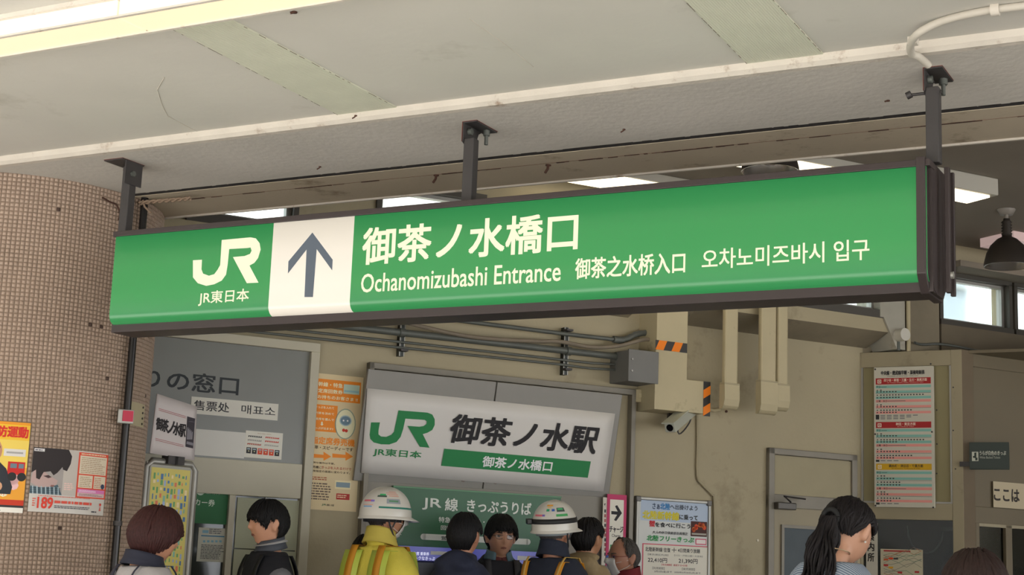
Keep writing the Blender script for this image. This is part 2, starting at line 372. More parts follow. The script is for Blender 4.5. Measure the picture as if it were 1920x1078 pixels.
# centre so that the right silhouette follows that ray
Yc=7.15; Xc=Yc*tan(az)-PR/cos(az)
class Cyl:                         # wraps (arc length, z) round the pillar; arc 0 faces the street camera
    def __init__(s,r): s.r=r
    def pt(s,a,b,d=0):
        th=a/PR; R=s.r+d; c=s.phi0+th; return np.array([Xc+R*cos(c),Yc+R*sin(c),b])
    phi0=atan2(-Yc,-Xc)
    def hit(s,px,py,d=0):
        r=ray(px,py); R=s.r+d; ox,oy=-Xc,-Yc; a=r[0]**2+r[1]**2; b=2*(ox*r[0]+oy*r[1]); c=ox*ox+oy*oy-R*R; di=max(b*b-4*a*c,0)
        t=(-b-sqrt(di))/(2*a); q=CAM+r*t; th=atan2(q[1]-Yc,q[0]-Xc)-s.phi0
        while th>pi: th-=2*pi
        while th<-pi: th+=2*pi
        return th*PR,float(q[2])
    rect=WF.rect
CY_=Cyl(PR)
pil=thing('pillar_round','x','x',(Xc,Yc,0)); del pil['label'],pil['category']; pil['kind']='structure'
MB().lathe((Xc,Yc,0),(0,0,1),[(PR-.004,0),(PR-.004,ZS+.06)],96).build('pillar_core',mat('grout','897767',.95,var=.1),pil)
def mosaic():
    n=212; rows=166; dz=.0185; g=.0016; vs=[];fs=[];rn=np.random.RandomState(2); mi=[]
    da=2*pi/n
    ii,jj=np.meshgrid(np.arange(n),np.arange(rows)); ii=ii.ravel();jj=jj.ravel(); N=len(ii)
    wob=.0016*np.sin(ii*.21+jj*.013)+.0012*np.sin(ii*.07+2)
    a0=ii*da+g/PR/1; a1=(ii+1)*da-g/PR; z0=jj*dz+g+wob; z1=(jj+1)*dz-g+wob
    ro=PR+rn.uniform(-.0008,.0008,N); ch=.0012
    def ring(aa0,aa1,zz0,zz1,r):
        return [np.stack([Xc*0+r*np.cos(a),r*np.sin(a),z],1) for a,z in ((aa0,zz0),(aa1,zz0),(aa1,zz1),(aa0,zz1))]
    o=ring(a0,a1,z0,z1,ro-.0045)+ring(a0+ch/PR,a1-ch/PR,z0+ch,z1-ch,ro)
    v=np.stack(o,1).reshape(-1,3)
    fc=np.array([(4,5,6,7),(0,1,5,4),(1,2,6,5),(2,3,7,6),(3,0,4,7)])
    f=(fc[None]+8*np.arange(N)[:,None,None]).reshape(-1,4)
    me=bpy.data.meshes.new('mosaic_tiles'); me.vertices.add(len(v)); me.vertices.foreach_set('co',v.ravel())
    me.loops.add(f.size); me.loops.foreach_set('vertex_index',f.ravel()); me.polygons.add(len(f))
    me.polygons.foreach_set('loop_start',np.arange(len(f))*4)
    kinds=np.where(rn.rand(N)<.0012,2,np.where(rn.rand(N)<.3,1,0)); me.polygons.foreach_set('material_index',np.repeat(kinds,5))
    for m in (mat('tile_beige','ab9583',.45,var=.06,scale=1.5),mat('tile_beige_b','a6907e',.45,var=.06,scale=2),mat('tile_chipped','4c3b33',.9)): me.materials.append(m)
    me.update(calc_edges=True); o=bpy.data.objects.new('mosaic_tiles',me); COL.objects.link(o); o.parent=pil; o['kind']='stuff'
mosaic()
# ================================================ HANGING SIGN
s0,s1=-3.262,0.0; zt,zb=2.730,2.372
sg=thing('hanging_lightbox_sign','long green lit hanging sign with white arrow panel and station entrance lettering','sign',S.pt(-1.63,zb-.03,-.1))
MB().extr(S,[(zb-.03,-.03),(zb-.03,-.17),(zb+.0,-.2),(zt+.022,-.2),(zt+.022,-.03)],s0-.01,s1+.01).build('housing',M_frame,sg,bevel=.002)
MB().box(S,s0-.012,s1+.012,zt,zt+.022,-.06,.006).build('top_rail',M_frame,sg,bevel=.002)
MB().extr(S,[(zb,-.035),(zb-.006,-.03),(zb-.022,-.04),(zb-.03,-.07),(zb,-.07)],s0-.012,s1+.012).build('bottom_rail',M_frame,sg)
for e,(a,b) in enumerate(((s0-.03,s0-.002),(s1+.002,s1+.03))):
    MB().prism(WF(S.pt(0,0,0),0,u=S.n,w=(0,0,1)),[(-.21,zb-.035),(-.035,zb-.035),(.012,zb+.02),(.012,zt+.03),(-.21,zt+.03)],a,b).build('end_cap',M_frame,sg,bevel=.003)
MB().box(S,s1+.03,s1+.045,zb-.02,zt+.02,-.13,-.105).box(S,s1+.03,s1+.045,zb-.02,zt+.02,-.19,-.175).build('end_rail',M_frame,sg,bevel=.002)
p=S.pt(s1+.045,zb+.035,-.118);MB().cyl(p,p+S.u*.008,.012,12).build('end_screw',M_alu,sg)
def litmat(name,base,em,col_edge,k=1.0):
    m=bpy.data.materials.new(name); m.use_nodes=True; nt=m.node_tree;N=nt.nodes;L=nt.links;b=N['Principled BSDF']
    b.inputs['Base Color'].default_value=(*hx(base),1); b.inputs['Roughness'].default_value=.25
    tc=N.new('ShaderNodeTexCoord'); sx=N.new('ShaderNodeSeparateXYZ'); L.new(tc.outputs['Object'],sx.inputs[0])
    # light falls off towards the top and bottom edges, as tubes behind acrylic do
    r=N.new('ShaderNodeMapRange'); r.inputs[1].default_value=0.03; r.inputs[2].default_value=.39; L.new(sx.outputs[2],r.inputs[0])
    cr=N.new('ShaderNodeValToRGB'); E=cr.color_ramp; E.elements[0].position=0; E.elements[0].color=(*hx(col_edge),1); E.elements[1].position=1; E.elements[1].color=(*hx(col_edge),1)
    for q in (.3,.65):
        e=E.elements.new(q); e.color=(*hx(em),1)
    L.new(r.outputs[0],cr.inputs[0]); L.new(cr.outputs[0],b.inputs['Emission Color']); b.inputs['Emission Strength'].default_value=k
    return m
LG=litmat('lit_green','1f5a34','50a95f','3a9454',.54); LW=litmat('lit_white','b0aaa0','f3eadb','e6dccb',.54); LT=litmat('lit_cream','b5b098','f2ecd2','ece5c8',.5)
prof=[(zt,-.004),(zt,0)]+[(zb+.04-.0,0)]+[(zb+.04*(1-sin(t)),-.035*(1-cos(t))) for t in [pi/2*i/6 for i in range(1,7)]]+[(zb,-.045)]
aw0,_=S.hit(512,440); aw1,_=S.hit(663,440)
def face(a0,a1,m,nm):
    P=[];n=len(prof)
    for a in (a0,a1): P+=[S.pt(a,b,d) for b,d in prof]
    mb=MB().add(P,[(i,i+1,n+i+1,n+i) for i in range(n-1)],None,True); mb.build(nm,m,sg)
face(s0,aw0,LG,'green_face'); face(aw0,aw1,LW,'white_face'); face(aw1,s1,LG,'green_face')
M_logo=LT; M_arrow=mat('arrow_grey','4d5661',.4,emit=.25)
pr=Pr(S,.0,.0008)
pr.Q([(362,488),(379,487),(378,505),(381,513),(392,517),(402,514),(408,506),(413,497),(416,450),(470,445),(480,447),(487,456),(489,468),(484,484),(477,493),(468,498),(485,530),(463,531),(437,482),(459,480),(469,476),(472,470),(470,464),(464,465),(430,467),(427,497),(424,515),(416,526),(402,533),(387,536),(371,531),(362,520)],M_logo)
pr.T('JR東日本',374,547,466,568,M_logo,2,.012)
pr.T('御茶ノ水橋口',683,432,1084,468,M_logo,2,.022) if 0 else None
def sline(t,x0,x1,ys0,ys1,bold,c=M_logo):      # text between two pixel columns; ys0/ys1 = (top,bottom) at each
    a0,zt0=S.hit(x0,ys0[0]); _,zb0=S.hit(x0,ys0[1]); a1,zt1=S.hit(x1,ys1[0]); _,zb1=S.hit(x1,ys1[1])
    pr.text(t,a0,(zt0+zt1)/2,a1,(zb0+zb1)/2,c,2,bold)
sline('御茶ノ水橋口',683,1084,(428,497),(398,467),.022)
sline('Ochanomizubashi Entrance',679,1052,(512,549),(492,526),.012)
sline('御茶之水桥入口',1080,1285,(485,524),(472,511),.016)
sline('오차노미즈바시 입구',1317,1630,(468,504),(448,488),.01)
pr.Q([(586,436),(624,487),(623,507),(594,467),(587,557),(571,557),(575,468),(540,513),(541,490)],M_arrow)
# rounded lower corners of the green fields
for a,sgn in ((aw0,-1),(aw1,1)):
    pr.poly([(a,zb+.035)]+[(a+sgn*.03*(1-cos(t)),zb+.035-.03*sin(t)) for t in [pi/2*i/6 for i in range(7)]]+[(a,zb+.003)],LW,1) if 0 else None
pr.done(sg,'lettering')
# hangers
LBL=['dark steel hanger holding the left end of the green sign','dark steel hanger holding the middle of the green sign','dark steel hanger holding the right end of the green sign']
for k,(px,py) in enumerate(((238,405),(882,330),(1751,220))):
    a,_=S.hit(px,py,-.1); h=thing('sign_hanger',LBL[k],'hanger',S.pt(a,zt,-.1),'sign hangers'); zlow=zt+.02 if k<2 else zb+.02
    w=.021
    m=.0 if k else 1
    MB().box(S,a-w,a+w,zt+.021 if k<2 else zt+.03,ZS-(.02 if k==0 else .062),-.117,-.075).build('post',M_steel,h,bevel=.004)
    if k==0:
        MB().box(S,a-w-.055,a+w+.004,ZS-.006,ZS-.0005,-.15,-.02).box(S,a+w,a+w+.006,ZS-.10,ZS-.004,-.14,-.04).build('bracket',M_steel,h)
        MB().prism(S,[(a-w+.005,ZS-.006),(a-w+.005,ZS-.06),(a-w-.03,ZS-.045),(a-w-.03,ZS-.03),(a-w-.05,ZS-.02),(a-w-.05,ZS-.006)],-.14,-.13).build('gusset',M_steel,h)
        p=S.pt(a+w+.006,ZS-.055,-.08); MB().cyl(p,p+S.u*.012,.012,6).build('bolt',M_pipe,h)
        MB().box(S,a-w-.056,a+w+.005,ZS-.0015,ZS+.0003,-.152,-.018).build('primer_edge',mat('red_primer','6e3024',.8),h)
    else:
        G=WF(S.pt(a-w,0,0),0,u=-S.n,w=(0,0,1))       # runs away from the street
        MB().prism(G,[(.070,ZS-.006),(.205,ZS-.006),(.180,ZS-.02),(.172,ZS-.04),(.172,ZS-.115),(.070,ZS-.075)],-.004,.002).build('gusset',M_steel,h)
        MB().box(S,a-w-.003,a+.035,ZS-.006,ZS-.0005,-.225,-.068).build('bracket',M_steel,h)
        MB().box(S,a-w-.004,a+.036,ZS-.0015,ZS+.0003,-.227,-.066).box(S,a-w-.0045,a-w-.003,ZS-.075,ZS,-.069,-.067).build('primer_edge',mat('red_primer','6e3024',.8),h)
        for dd,z in ((-.105,-.03),(-.12,-.075)):
            p=S.pt(a-w+.003,ZS+z,dd); MB().cyl(p,p+S.u*.014,.013,6).build('nut',M_pipe,h)
        p=S.pt(a+.012,ZS-.006,-.185); MB().cyl(p,p-np.array([0,0,.02]),.014,6).cyl(p-np.array([0,0,.02]),p-np.array([0,0,.055]),.007,8).build('bolt',M_pipe,h)
# ================================================ THINGS ON THE TICKET-OFFICE WALL
def z2(x,y): return 260+x/2.355,620+y/2.355
def z3(x,y): return 660+x/2.579,660+y/2.579
def z4(x,y): return 1120+x/2.082,560+y/2.082
def z5(x,y): return 1560+x/2.353,620+y/2.353
def z6(x,y): return 1600+x/3.594,660+y/3.594
def q5(x,y): return 640+x/2.994,360+y/2.994
# conduits
def run(fr,pts,d,ext=None):
    P=[fr.hit(x,y,d) for x,y in pts]
    if ext is not None:
        (a0,b0),(a1,b1)=P[0],P[1]; P=[(ext,b0+(b1-b0)/(a1-a0)*(ext-a0)*.3)]+P
    return [fr.pt(a,b,d) for a,b in P]
def bez(P,k=5):
    P=[np.array(p) for p in P]; out=[]
    for i in range(len(P)-1):
        p0=P[max(i-1,0)];p1=P[i];p2=P[i+1];p3=P[min(i+2,len(P)-1)]
        for j in range(k):
            t=j/k; out.append(.5*((2*p1)+(-p0+p2)*t+(2*p0-5*p1+4*p2-p3)*t*t+(-p0+3*p1-3*p2+p3)*t**3))
    return out+[P[-1]]
t=MB().tube(run(B,[q5(370,685),q5(1245,795),q5(1550,830)],.07,-4.4),.0125,10).build('pipe',M_pipe); tag(t,'topmost straight grey conduit on the wall above the ticket banner','conduit')
P=bez(run(B,[q5(1550,830),q5(1600,825),q5(1660,797),q5(1735,790)],.07)); o=MB().tube(P,[.017+.002*(i%2) for i in range(len(P))],12).build('flexible_hose',M_pipe,t)
MB().tube([P[0]-B.u*.03,P[0]+B.u*.04],.022,8).tube([P[-1]-B.u*.01,P[-1]+B.u*.03],.024,8).build('coupling',M_pipe,t)
cb=mat('cable_brown','7b7060',.6,var=.1)
t=MB().tube(bez(run(B,[q5(-300,700),q5(0,715),q5(300,722),q5(450,755),q5(650,800),q5(850,825),q5(1100,838),q5(1230,840),q5(1400,870),q5(1550,865),q5(1690,830),q5(1740,830)],.115)),.012,10).build('sagging_cable',cb); tag(t,'brown sagging cable among the straight wall conduits above the banner','cable')
t=MB().tube(run(B,[q5(0,752),q5(1250,890),q5(1555,925)],.07,-4.4),.020,14).build('pipe',M_pipe); tag(t,'thickest grey pipe on the wall, running into the grey junction box','pipe')
for x in (340,1275,1550):
    p=B.pt(*B.hit(*q5(x,752+x*.1105),.07),.07); MB().cyl(p-B.u*.015,p+B.u*.015,.026,14).build('clamp',M_pipe,t)
for k,pts in enumerate(([q5(0,805),q5(1270,945),q5(1400,960),q5(1580,970)],[q5(0,838),q5(1250,970),q5(1400,990),q5(1580,1000)])):
    t=MB().tube(run(B,pts,.06,-4.4),.0075,8).build('pipe',M_pipe); tag(t,['upper of the two thinnest conduits running under the thick grey pipe','lowest thin conduit running just above the ticket banner frame'][k],'conduit')
for k,(x,y0,y1) in enumerate(((408,598,630),(751,588,668),(1058,614,703))):
    a,b0=B.hit(x,y1,.03);_,b1=B.hit(x,y0,.03); t=thing('strut_channel',['short steel strut channel holding conduits above grey window panel','steel strut channel holding conduits above left end of banner frame','steel strut channel holding conduits left of the grey junction box'][k],'bracket',B.pt(a,b0,0))
    MB().box(B,a-.014,a+.014,b0,b1,0,.04).build('channel',mat('strut_steel','3f423f',.4,.6),t)
    MB().box(B,a-.016,a-.010,b0,b1,.04,.045).box(B,a+.010,a+.016,b0,b1,.04,.045).build('lip',M_alu,t)
    for z in np.linspace(b0+.03,b1-.02,3 if k else 1): MB().box(B,a-.022,a+.022,z-.006,z+.006,.045,.085).build('clip',M_steel,t)
# grey junction box
a0,b1=B.hit(1180,655,.22);a1,b0=B.hit(1233,719,.22)
t=thing('junction_box','grey steel junction box at the end of the wall conduits','junction box',B.pt(a0,b0,0))
MB().box(B,a0,a1,b0,b1,0,.21).build('body',mat('grey_enamel','6d6c68',.5,var=.05),t,bevel=.004)
MB().box(B,a0-.004,a1+.004,b0-.004,b1+.004,.21,.222).build('lid',mat('grey_enamel','6d6c68',.5,var=.05),t,bevel=.003)
for dz in (.06,.13): MB().cyl(B.pt(a0+.02,b0+dz,.222),B.pt(a0+.02,b0+dz,.228),.006,8).build('screw',M_alu,t)
# small switch box
a0,b1=B.hit(1192,729,.05);a1,b0=B.hit(1211,755,.05)
t=thing('outlet_box','small cream outlet box under the grey junction box','box',B.pt(a0,b0,0)); MB().box(B,a0,a1,b0,b1,0,.05).build('body',M_cream,t,bevel=.004)
MB().box(B,a0+.02,a1-.012,b0+.03,b1-.025,.05,.054).build('socket_plate',mat('cream_light','c7bc9b',.5),t)
# L-shaped boxed column
DC=.2
c0,_=B.hit(1231,650,DC);c1,_=B.hit(1289,650,DC);l0,_=B.hit(1228,720,DC);l1,_=B.hit(1321,720,DC);_,lt=B.hit(1290,712,DC);_,lb=B.hit(1290,773,DC);_,mt=B.hit(1229,656,DC)
col=MB().prism(B,[(l0,lb),(l1,lb),(l1,lt),(c1+.0,lt),(c1,ZI),(c0,ZI),(c0,mt),(l0,mt)],0,DC).build('column_box_casing',M_cream,bevel=.003); col['kind']='structure'
def tape(x0,y0,x1,y1,n,label,vert=False):
    a0,b1,a1,b0=B.rect(x0,y0,x1,y1,DC); t=MB().box(B,a0,a1,b0,b1,DC+.0005,DC+.002).build('hazard_tape',mat('tape_black','242220',.5)); tag(t,label,'tape')
    pr=Pr(B,DC+.002); L=(b1-b0) if vert else (a1-a0); H=(a1-a0) if vert else (b1-b0); w=L/n
    for i in range(n):
        if vert: q=[(a0,b0+w*i),(a0,b0+w*(i+.5)),(a1,min(b0+w*(i+.5)+H*.6,b1)),(a1,min(b0+w*i+H*.6,b1))]
        else: q=[(a0+w*i,b0),(a0+w*(i+.5),b0),(min(a0+w*(i+.5)+H*.45,a1),b1),(min(a0+w*i+H*.45,a1),b1)]
        pr.poly(q,'c96b12')
    pr.done(t,'orange_stripe')['kind']='stuff'
tape(1229,637,1288,662,2,'black and orange hazard tape across the boxed column above the camera')
tape(1319,715,1331,781,2,'black and orange hazard tape hanging on right edge of the column foot',True)
# security camera
t=thing('security_camera','white box security camera angled under the foot of the boxed column','camera',B.pt(*B.hit(1268,776,.14),.14))
p=B.pt(*B.hit(1256,802,.26),.26); q=B.pt(*B.hit(1296,768,.10),.10); dv=(q-p);Lc=np.linalg.norm(dv);dv/=Lc; sd=np.cross(dv,[0,0,1]);sd/=np.linalg.norm(sd); cw=WF(p,0,u=dv,w=np.cross(sd,dv))
MB().box(cw,0,Lc,-.03,.03,-.035,.035).build('housing',mat('camera_white','b4b6a8',.4,var=.04),t,bevel=.006)
MB().box(cw,-.02,Lc+.004,.03,.038,-.042,.042).build('sun_shield',mat('camera_white','b4b6a8',.4),t,bevel=.003)
MB().cyl(p-dv*.002,p+dv*.01,.022,16).build('lens',mat('lens_black','111111',.1),t)
a,b=B.hit(1262,775,.1); MB().box(B,a-.03,a+.05,b-.09,b,.08,.1).cyl(B.pt(a+.01,b-.02,.1),p+dv*Lc*.5,.014,8).build('mount_arm',M_steel,t)
MB().tube(bez([p+dv*Lc,p+dv*(Lc-.02)-np.array([0,0,.07]),B.pt(a+.06,b-.12,.08),B.pt(a+.04,b-.02,.08)]),.005,6).build('lead',M_steel,t)
# vertical ducts
for k,(x0,x1,yb,yj) in enumerate(((1359,1384,766,720),(1427,1456,775,715),(1459,1478,769,722))):
    a0,_=B.hit(x0,700,.3);a1,_=B.hit(x1,700,.3);_,b0=B.hit(x0,yb,.3);_,bj=B.hit(x0,yj,.3)
    t=thing('cable_duct',['leftmost of the three cream vertical cable ducts above the door','widest, middle cream vertical cable duct above the door','narrowest, rightmost cream vertical cable duct above the door'][k],'duct',B.pt(a0,b0,.25))
    m=(a0+a1)/2; MB().extr(WF((0,0,0),0,u=(0,0,1),w=B.u),[(a0+B.O@B.u*0,0)],0,1) if 0 else None
    w=a1-a0
    MB().prism(WF(B.O,0,u=B.u,w=B.n),[(a0,.23),(a1,.23),(a1,.285),(a1-.01,.30),(a0+.01,.30),(a0,.285)],bj,ZI-.01).build('duct',M_cream,t) if 0 else MB().box(B,a0,a1,bj,ZI,.262,.30).build('duct',M_cream,t,bevel=.012)
    MB().extr(B,[(bj+.012,.255),(bj+.012,.308),(b0+.06,.312),(b0+.02,.30),(b0,.28),(b0,.255)],a0-.006,a1+.006).build('end_cover',M_cream,t,bevel=.012)
    MB().box(B,a0-.008,a1+.008,bj,bj+.010,.255,.311).build('joint_band',M_wall,t,bevel=.002)
# thin conduit right of the column down to the poster
P=bez(run(B,[z4(390,455),z4(391,560),z4(390,690),z4(410,725),z4(447,765),z4(456,800),z4(458,1080),z4(458,1200)],.012),4)
t=MB().tube(P,.008,8).build('thin_conduit',M_wall); tag(t,'thin painted conduit bending down behind the framed travel poster','conduit')
t=MB().tube(run(B,[z4(436,432),z4(455,437),z4(478,432)],.03),.011,8).build('short_conduit',M_cream); tag(t,'short cream conduit stub joining the column foot to the left duct','conduit')
for k,(x,y) in enumerate(((624,943),(502,440))):
    p=B.pt(*B.hit(*z4(x,y)),0); t=MB().cyl(p,p+B.n*.008,.008,10).build('wall_plug',[mat('plug_white','d8d2c0',.5),M_rust][k]); tag(t,['tiny white wall plug between travel poster and door','small dark wall plug under the leftmost duct'][k],'plug')
# groove between wall bays
a,_=B.hit(1183,800); struct('trim_8',MB().box(B,a-.006,a+.006,0,2.52,0,.012),mat('groove_dark','5d584c',.8)); struct('trim_9',MB().box(B,a+.006,a+.02,0,2.52,0,.02),M_trimg)
# ---- ad panel bay
f0,f1=B.hit(688,673); f2,f3=B.hit(1172,737); fz=(f1+f3)/2
bay=MB(); bay.box(B,f0-.0,f0+.03,.0,fz,0,.05); bay.box(B,f0,f2+.05,fz-.035,fz,0,.05); bay.box(B,f2+.02,f2+.05,0,fz,0,.05)
struct('trim_10',bay,M_trimg,bevel=.003)
LN=atan(.13/.62); tb=B.hit(677,902,.02); TP=WF(B.pt(0,tb[1],.03),AZB,LN)
pa=thing('slanted_panel','grey slanted metal panel behind the white station banner','panel',TP.pt(-2.2,0,0))
a0,b1=TP.hit(691,692); a1,b1b=TP.hit(1167,740); b1=(b1+b1b)/2
mp=mat('panel_grey','88857f',.5,.2,var=.03)
mid,_=TP.hit(932,717)
MB().box(TP,a0,mid-.004,0.0,b1,-.02,0).build('sheet',mp,pa,bevel=.002); MB().box(TP,mid+.004,a1,0,b1,-.02,0).build('sheet',mp,pa,bevel=.002)
for x in (58,530,686,1122):
    p=TP.pt(TP.hit(*z3(x,640+x*.05))[0],.045,0); MB().cyl(p,p+TP.n*.008,.011,12).build('screw',mat('screw_brown','75665e',.4,.5),pa)
MB().add([B.pt(a1+.0,tb[1],0),B.pt(a1+.0,tb[1],.03),TP.pt(a1,b1,0),B.pt(a1,TP.pt(a1,b1,0)[2],0)],[(0,1,2,3)]).add([B.pt(a1-.015,tb[1],0),B.pt(a1-.015,tb[1],.03),TP.pt(a1-.015,b1,0),B.pt(a1-.015,TP.pt(a1,b1,0)[2],0)],[(3,2,1,0)]).build('cheek',mp,pa)
bn=thing('station_banner','large white banner with green railway logo and black station name','banner',TP.pt(-2.2,.1,.01))
M_ban=mat('banner_white','d6d2cc',.45,var=.02,scale=2)
cn=[TP.hit(*z3(*c),.012) for c in ((75,175),(1273,298),(1217,675),(45,585))]
# slightly buckled sheet
mb=MB();nx=24;ny=6;vs=[]
for j in range(ny+1):
    for i in range(nx+1):
        u,v=i/nx,j/ny; a=(1-v)*((1-u)*cn[3][0]+u*cn[2][0])+v*((1-u)*cn[0][0]+u*cn[1][0]); b=(1-v)*((1-u)*cn[3][1]+u*cn[2][1])+v*((1-u)*cn[0][1]+u*cn[1][1])
        vs.append(TP.pt(a,b,.010+.0015*sin(u*9+v*3)+.03*max(0,u-.93)**1.0*v))
n1=len(vs); mb.add(vs,[(j*(nx+1)+i,j*(nx+1)+i+1,(j+1)*(nx+1)+i+1,(j+1)*(nx+1)+i) for j in range(ny) for i in range(nx)],None,True)
o=mb.build('sheet',M_ban,bn); sm=o.modifiers.new('s','SOLIDIFY'); sm.thickness=.002
pr=Pr(TP,.0135); G='1f6b3c'
def skewjr(pr,pts,col): pr.Q(pts,col)
jr3=[(85,400),(92,340),(135,340),(128,380),(128,398),(140,408),(165,410),(190,400),(203,385),(225,282),(365,293),(388,302),(400,325),(400,352),(388,377),(365,390),(342,397),(375,463),(328,458),(268,357),(325,361),(345,358),(360,348),(362,335),(352,328),(258,322),(248,370),(235,410),(215,435),(180,447),(140,446),(105,437),(88,420)]
pr.Q([z3(*p) for p in jr3],G)
pr.T('JR東日本',*z3(106,463),*z3(332,520),G,2,.02)
pr.T('御茶ノ水駅',*z3(480,300),*z3(1172,492),'1c1a1c',2,.028,.12) 
pr.Q([z3(446,467),z3(1155,529),z3(1140,608),z3(431,550)],G)
pr.T('御茶ノ水橋口',*z3(634,503),*z3(962,578),'cfd2cc',3,.025,.05)
pr.done(bn)
# header strip of wall bay below banner and the ticket machines
mw=thing('ticket_machine_bank','grey bank of ticket machines with lit blue display strip below green sign','machine',B.pt(-2.2,0,.15))
MB().box(B,f0+.03,f2-.3,0,1.50,0,.14).build('cabinet',mat('machine_grey','434448',.4,.3,var=.03),mw,bevel=.01)
MB().box(B,f0+.03,f2,1.50,1.92,0,.028).build('head_panel',mat('head_panel','8f8a80',.6),mw)
for i in range(4):
    x=f0+.12+i*.42; MB().box(B,x,x+.34,1.0,1.36,.14,.155).build('screen',mat('screen_blue','2a3a66',.2,emit=.5,ecol='6f86c8'),mw,bevel=.004)
    MB().box(B,x+.02,x+.3,.8,.93,.14,.17).build('coin_tray',M_steel,mw,bevel=.004)
dz,_=0,0
a0,b1=B.hit(*z3(228,952),.16); a1,b0=B.hit(*z3(1010,1020),.16); b1=1.575;b0=1.50
ds=MB().box(B,a0,a1,b0-.0,b1+.0,.12,.16).build('display_strip',mat('display_blue','3c3f86',.3,emit=.35,ecol='5558b0'),mw)
pr=Pr(B,.161)
wl=mat('display_white','c8c8d8',.3,emit=.7,ecol='d8daf0'); rl=mat('display_red','a03048',.3,emit=.5,ecol='c84060')
pr.T('指定席 自由席 乗車券',*z3(234,962),*z3(372,985),wl,2,.01)
pr.R(*z3(232,984),*z3(286,1006),rl,1); pr.T('定期券',*z3(234,986),*z3(280,1006),wl,2,.01); pr.T('おトクなきっぷ',*z3(288,986),*z3(400,1008),wl,2,.01)
pr.R(*z3(380,962),*z3(480,984),'c9cbd6',1); pr.R(*z3(800,985),*z3(860,1008),'c9cbd6',1)
pr.done(mw,'display_text')
# green sign JR線 きっぷうりば
gs=thing('green_ticket_sign','wide green sign with white ticket-sales lettering under the white banner','sign',B.pt(*B.hit(900,1030,.06),.05))
c0=B.hit(737,912,.05);c1=B.hit(1052,932,.05);_,bb=B.hit(900,1031,.05); tz=(c0[1]+c1[1])/2
MB().box(B,c0[0],c1[0],bb,tz,.03,.05).build('board',mat('sign_green','1d6136',.4,var=.03),gs,bevel=.002)
MB().box(B,c0[0],c1[0],tz-.004,tz+.004,.03,.056).build('top_trim',mat('trim_green_light','4f8a5c',.4),gs)
pr=Pr(B,.0505); Wt='c4cbbf'
pr.T('JR',*z3(342,705),*z3(430,766),Wt,2,.02); pr.T('線',*z3(452,706),*z3(510,770),Wt,2,.02); pr.T('きっぷうりば',*z3(558,712),*z3(865,788),Wt,2,.02)
pr.T('特急券・定期券・',*z3(420,796),*z3(640,835),Wt,2,.01); pr.T('回数券',*z3(430,838),*z3(510,864),Wt,2,.01)
x0,y0,x1,y1=pr.fr.rect(*z3(345,878),*z3(850,932),.05)
pr.rect(x0,y0,x1,y1,'b9bbae',1); r=(y0-y1)/2; pr.circ(x0,(y0+y1)/2,r,'b9bbae',1); pr.circ(x1,(y0+y1)/2,r,'b9bbae',1)
pr.T('営業時間',*z3(432,890),*z3(540,914),'24302a',3,.02)
pr.done(gs)
# ---- grey window panel with office name
gp0=B.hit(150,625); gz=2.60; a1,_=B.hit(574,680); ar,_=B.hit(560,860)
_,zr=B.hit(400,865); zr=1.985; zl=1.80
struct('trim_11',MB().box(B,-5.2,a1+.06,gz,gz+.05,0,.05).box(B,a1+.01,a1+.06,0,gz,0,.05).box(B,-5.2,a1,zl,zr,0,.045),M_pale,bevel=.003)
w=MB().box(B,-5.2,a1+.01,zr,gz,.005,.02).build('window_10',mat('grey_glass','7a7b76',.28,spec=.5,var=.02)); w['kind']='structure'
t=thing('office_name','dark ticket office name lettering on the grey glass panel','lettering',B.pt(-4,2.25,.021))
pr=Pr(B,.0205); pr.T('みどりの窓口',165,680,446,741,'262a2c',2,.02); pr.done(t,'lettering')
def sheet(name,label,cat,fr,d,x0,y0,x1,y1,col,th=.003,group=None,tilt=0):
    a0,b1,a1,b0=fr.rect(x0,y0,x1,y1,d+th); t=thing(name,label,cat,fr.pt(a0,b0,d),group); MB().box(fr,a0,a1,b0,b1,d,d+th).build('sheet',mat('paper_'+col,brt(col),.6),t); return t,Pr(fr,d+th),(a0,b1,a1,b0)
t,pr,_=sheet('label_strip','white strip with Chinese and Korean ticket office words on grey glass','label',B,.021,*z2(234,290),*z2(613,397),'b5b2a8')
pr.T('售票处',*z2(246,306),*z2(398,362),'2a2a2c',2,.012); pr.T('매표소',*z2(455,326),*z2(602,378),'2a2a2c',2,.005); pr.done(t)
t,pr,_=sheet('blank_sheet','blank white sheet on grey glass left of the train chart','sheet',B,.021,*z2(252,433),*z2(465,564),'b3b1aa')
t,pr,_=sheet('train_chart','small white sheet with rows of red and black train pictures','sheet',B,.021,*z2(474,440),*z2(630,570),'b9b6ac')
pr.T('車両の種類と編成数',*z2(525,452),*z2(585,460),'8a5a30',2)
for r in range(3):
    for c in range(2):
        x=484+c*76-r*2; y=462+r*17+c*6; pr.R(*z2(x,y),*z2(x+60,y+11),['2c2a2c','7a7672','8f3a28'][r] if c==0 else ['a13426','a13426','8b8780'][r],1)
        for i in range(7): pr.R(*z2(x+4+i*8,y+4),*z2(x+8+i*8,y+7),'d0c8bc',2)
for i in range(6):
    x=476+i*25;y=514+i*2.5; pr.R(*z2(x,y),*z2(x+19,y+28),['2c2a2c','2c2a2c','b5402a','b5402a','b5402a','2f2c2e'][i],1); pr.R(*z2(x+3,y+4),*z2(x+16,y+11),'8d9a9c',2); pr.R(*z2(x+7,y+15),*z2(x+12,y+19),'d8c8a0',2)
pr.done(t)
